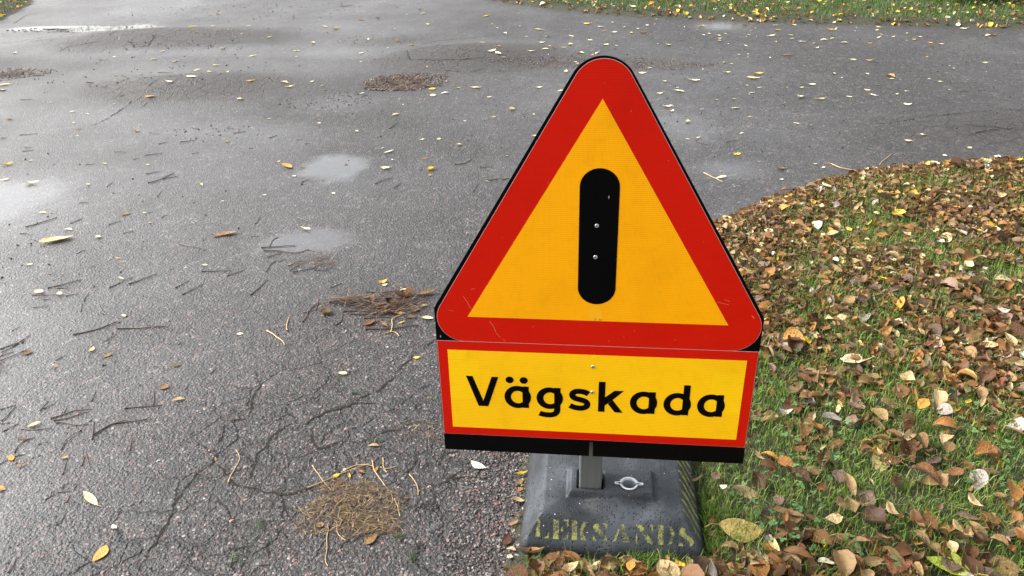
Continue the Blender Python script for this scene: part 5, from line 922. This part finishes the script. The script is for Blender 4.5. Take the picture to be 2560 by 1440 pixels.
# ------------------------------------------------------------------ grass and clover
def blades(name, x, y, z, L, w, cols, seed, lean=.5, mat=M_GRASS):
    n = len(x); r_ = np.random.default_rng(seed); th = r_.uniform(0, 2 * np.pi, n); ln = np.abs(r_.normal(lean, .30, n)).clip(.02, 1.3); ph = r_.uniform(0, 2 * np.pi, n)
    N = np.stack([np.cos(ph), np.sin(ph), 0 * ph], 1) * (w * r_.uniform(.7, 1.3, n))[:, None] / 2
    D = np.stack([np.cos(th), np.sin(th), 0 * th], 1); Z = np.array([0, 0, 1.])
    B = np.stack([x, y, z], 1)
    m1 = B + D * (L * .22 * np.sin(ln))[:, None] + Z * (L * .5 * np.cos(ln * .5))[:, None]
    tp = B + D * (L * .85 * np.sin(ln))[:, None] + Z * (L * .92 * np.cos(ln))[:, None]
    V = np.stack([B - N, B + N, m1 - N * .85, m1 + N * .85, tp], 1).reshape(-1, 3)
    i = np.arange(n)[:, None] * 5; F = np.concatenate([i + [[0, 1, 3]], i + [[0, 3, 2]], i + [[2, 3, 4]]])
    c = np.array(cols)[r_.integers(0, len(cols), n)] * r_.uniform(.7, 1.25, (n, 1))
    return link(name, mesh_np(name, V, F, mat, attrs={'tint': np.repeat(c, 5, 0)}, smooth=False), kind='stuff')
GR = [(.122, .225, .028), (.090, .185, .020), (.165, .275, .042), (.185, .265, .050), (.058, .125, .013), (.20, .235, .065), (.25, .225, .10)]
n = 250000; x = r_.uniform(-.03, 3.2, n); y = r_.uniform(.62, 3.5, n); d = near_in(x, y)
gd = np.clip(1.45 - 1.1 * litter_dens(x, y, d), .30, 1) * sstep(.0, .10, d) * (.65 + .35 * (fbm(x, y, 9, 3, 15) > .45))
ok = (d > .012) & ~in_foot(x, y, .002) & (r_.random(n) < gd); x, y, d = x[ok], y[ok], d[ok]
blades('grass', x, y, zl(x, y, d) - .003, r_.uniform(.016, .050, len(x)), .0021, GR, 5, .50)
# dry thatch and tufts round the foot
n = 2600; a = r_.uniform(0, 1, n); fu = np.where(a < .55, FW + .004 + np.abs(r_.normal(0, .028, n)), r_.uniform(.1, FW, n)); fv = np.where(a < .55, r_.uniform(-.02, .42, n), -.004 - np.abs(r_.normal(0, .018, n)))
ok = (a < .55) & (fbm(fv, fv * 0, 9, 2, 3) > .40) | (a >= .55) & (fbm(fu, fu * 0, 14, 2, 8) > .52); fu, fv = fu[ok], fv[ok]
x = F0.x + FU.x * fu + FV.x * fv; y = F0.y + FU.y * fu + FV.y * fv
blades('grass', x, y, zr(x, y), r_.uniform(.02, .062, len(x)), .0018, GR[:5] + [(.2, .2, .07)], 6, .45)
n = 5000; x = r_.uniform(-.02, 2.6, n); y = r_.uniform(1.0, 3.4, n); d = near_in(x, y); ok = (d > .0) & ~in_foot(x, y, .01); x, y, d = x[ok], y[ok], d[ok]
blades('dry_thatch', x, y, zl(x, y, d) + .003, r_.uniform(.03, .08, len(x)), .0013, STRC, 7, 1.25, M_STRAW)
n = 95000; x = r_.uniform(-3, 6.5, n); y = r_.uniform(5.4, 10.4, n); d = far_in(x, y); ok = (d > .03) & (r_.random(n) < sstep(0, .25, d)); x, y, d = x[ok], y[ok], d[ok]
blades('grass', x, y, zl(x, y, d) - .003, r_.uniform(.03, .065, len(x)) * (.8 + .7 * fbm(x, y, 1.5, 3, 4)), .0050, [(.065, .135, .017), (.085, .165, .022), (.045, .10, .013), (.11, .17, .035)], 8, .55)
n = 16000; x = r_.uniform(-7, -4.2, n); y = r_.uniform(6.4, 10.4, n); d = left_in(x, y); ok = d > .03; x, y, d = x[ok], y[ok], d[ok]
blades('grass', x, y, zl(x, y, d) - .003, r_.uniform(.035, .07, len(x)), .0050, [(.09, .12, .025), (.13, .14, .04), (.06, .09, .02)], 9, .5)
# long tuft on the far lawn
n = 1500; x = 4.0 + r_.normal(0, .17, n); y = 7.12 + r_.normal(0, .12, n); ok = far_in(x, y) > .05; x, y = x[ok], y[ok]
link_o = blades('grass_tuft', x, y, zl(x, y, far_in(x, y)), r_.uniform(.16, .34, len(x)), .005, [(.045, .075, .018), (.06, .09, .025), (.035, .06, .015)], 10, .85)
link_o['kind'] = 'thing'; link_o['label'] = 'tuft of long drooping grass on the far lawn'; link_o['category'] = 'grass tuft'
def clover(name, x, y, z, size, seed, cols):
    n = len(x); r_ = np.random.default_rng(seed); ph = r_.uniform(0, 6.28, n); Vs = []; Fs = []; k6 = 6
    a = np.arange(k6) / k6 * 2 * np.pi
    tl = np.stack([r_.normal(0, .3, n), r_.normal(0, .3, n)], 1)
    for k_ in range(3):
        q = ph + k_ * 2 * np.pi / 3; cx_ = x + np.cos(q) * size * .62; cy_ = y + np.sin(q) * size * .62
        X = cx_[:, None] + np.cos(a)[None] * size[:, None] * .56; Y = cy_[:, None] + np.sin(a)[None] * size[:, None] * .56
        Zz = z[:, None] + (X - x[:, None]) * tl[:, :1] + (Y - y[:, None]) * tl[:, 1:]
        Vs.append(np.stack([X, Y, Zz], 2).reshape(-1, 3))
    V = np.concatenate(Vs); i = np.arange(3 * n)[:, None] * k6; F = np.concatenate([i + [[0, 1, 2, 3]], i + [[0, 3, 4, 5]]])
    c = np.array(cols)[r_.integers(0, len(cols), n)] * r_.uniform(.75, 1.2, (n, 1)); c = np.tile(np.repeat(c, k6, 0), (3, 1))
    return link(name, mesh_np(name, V, F, M_GRASS, attrs={'tint': c}, smooth=False), kind='stuff')
n = 3600; x = r_.uniform(.1, 2.2, n); y = r_.uniform(1.0, 2.9, n); d = near_in(x, y); ok = (d > .05) & ~in_foot(x, y, .02) & (fbm(x, y, 3.2, 3, 90) > .50) & (r_.random(n) < sstep(2.6, 1.4, y)); x, y, d = x[ok], y[ok], d[ok]
clover('clover', x, y, zl(x, y, d) + r_.uniform(.016, .034, len(x)), r_.uniform(.004, .0075, len(x)), 3, [(.07, .16, .045), (.09, .19, .055), (.055, .13, .035)])

# ------------------------------------------------------------------ thin post on the far lawn
def far_post():
    x, y = 3.30, 7.33; z = float(zl(np.array([x]), np.array([y]), np.array([.9]))[0])
    V, F = tube([(0, 0, -.03), (0, 0, .3), (0, 0, .9), (0, 0, 1.1)], [.022, .02, .02, .02], 10); V2, F2 = tube([(0, 0, 1.1), (0, 0, 1.115), (0, 0, 1.13)], [.026, .024, .002], 10)
    e = bpy.data.objects.new('garden_post', None); COL.objects.link(e); e.location = (x, y, z); e['label'] = 'thin dark post standing in the far lawn'; e['category'] = 'post'
    link('post_shaft', mesh_np('post_shaft', V, F, M_DARKPOST), e); link('post_cap', mesh_np('post_cap', V2, F2, M_DARKPOST), e)
far_post()
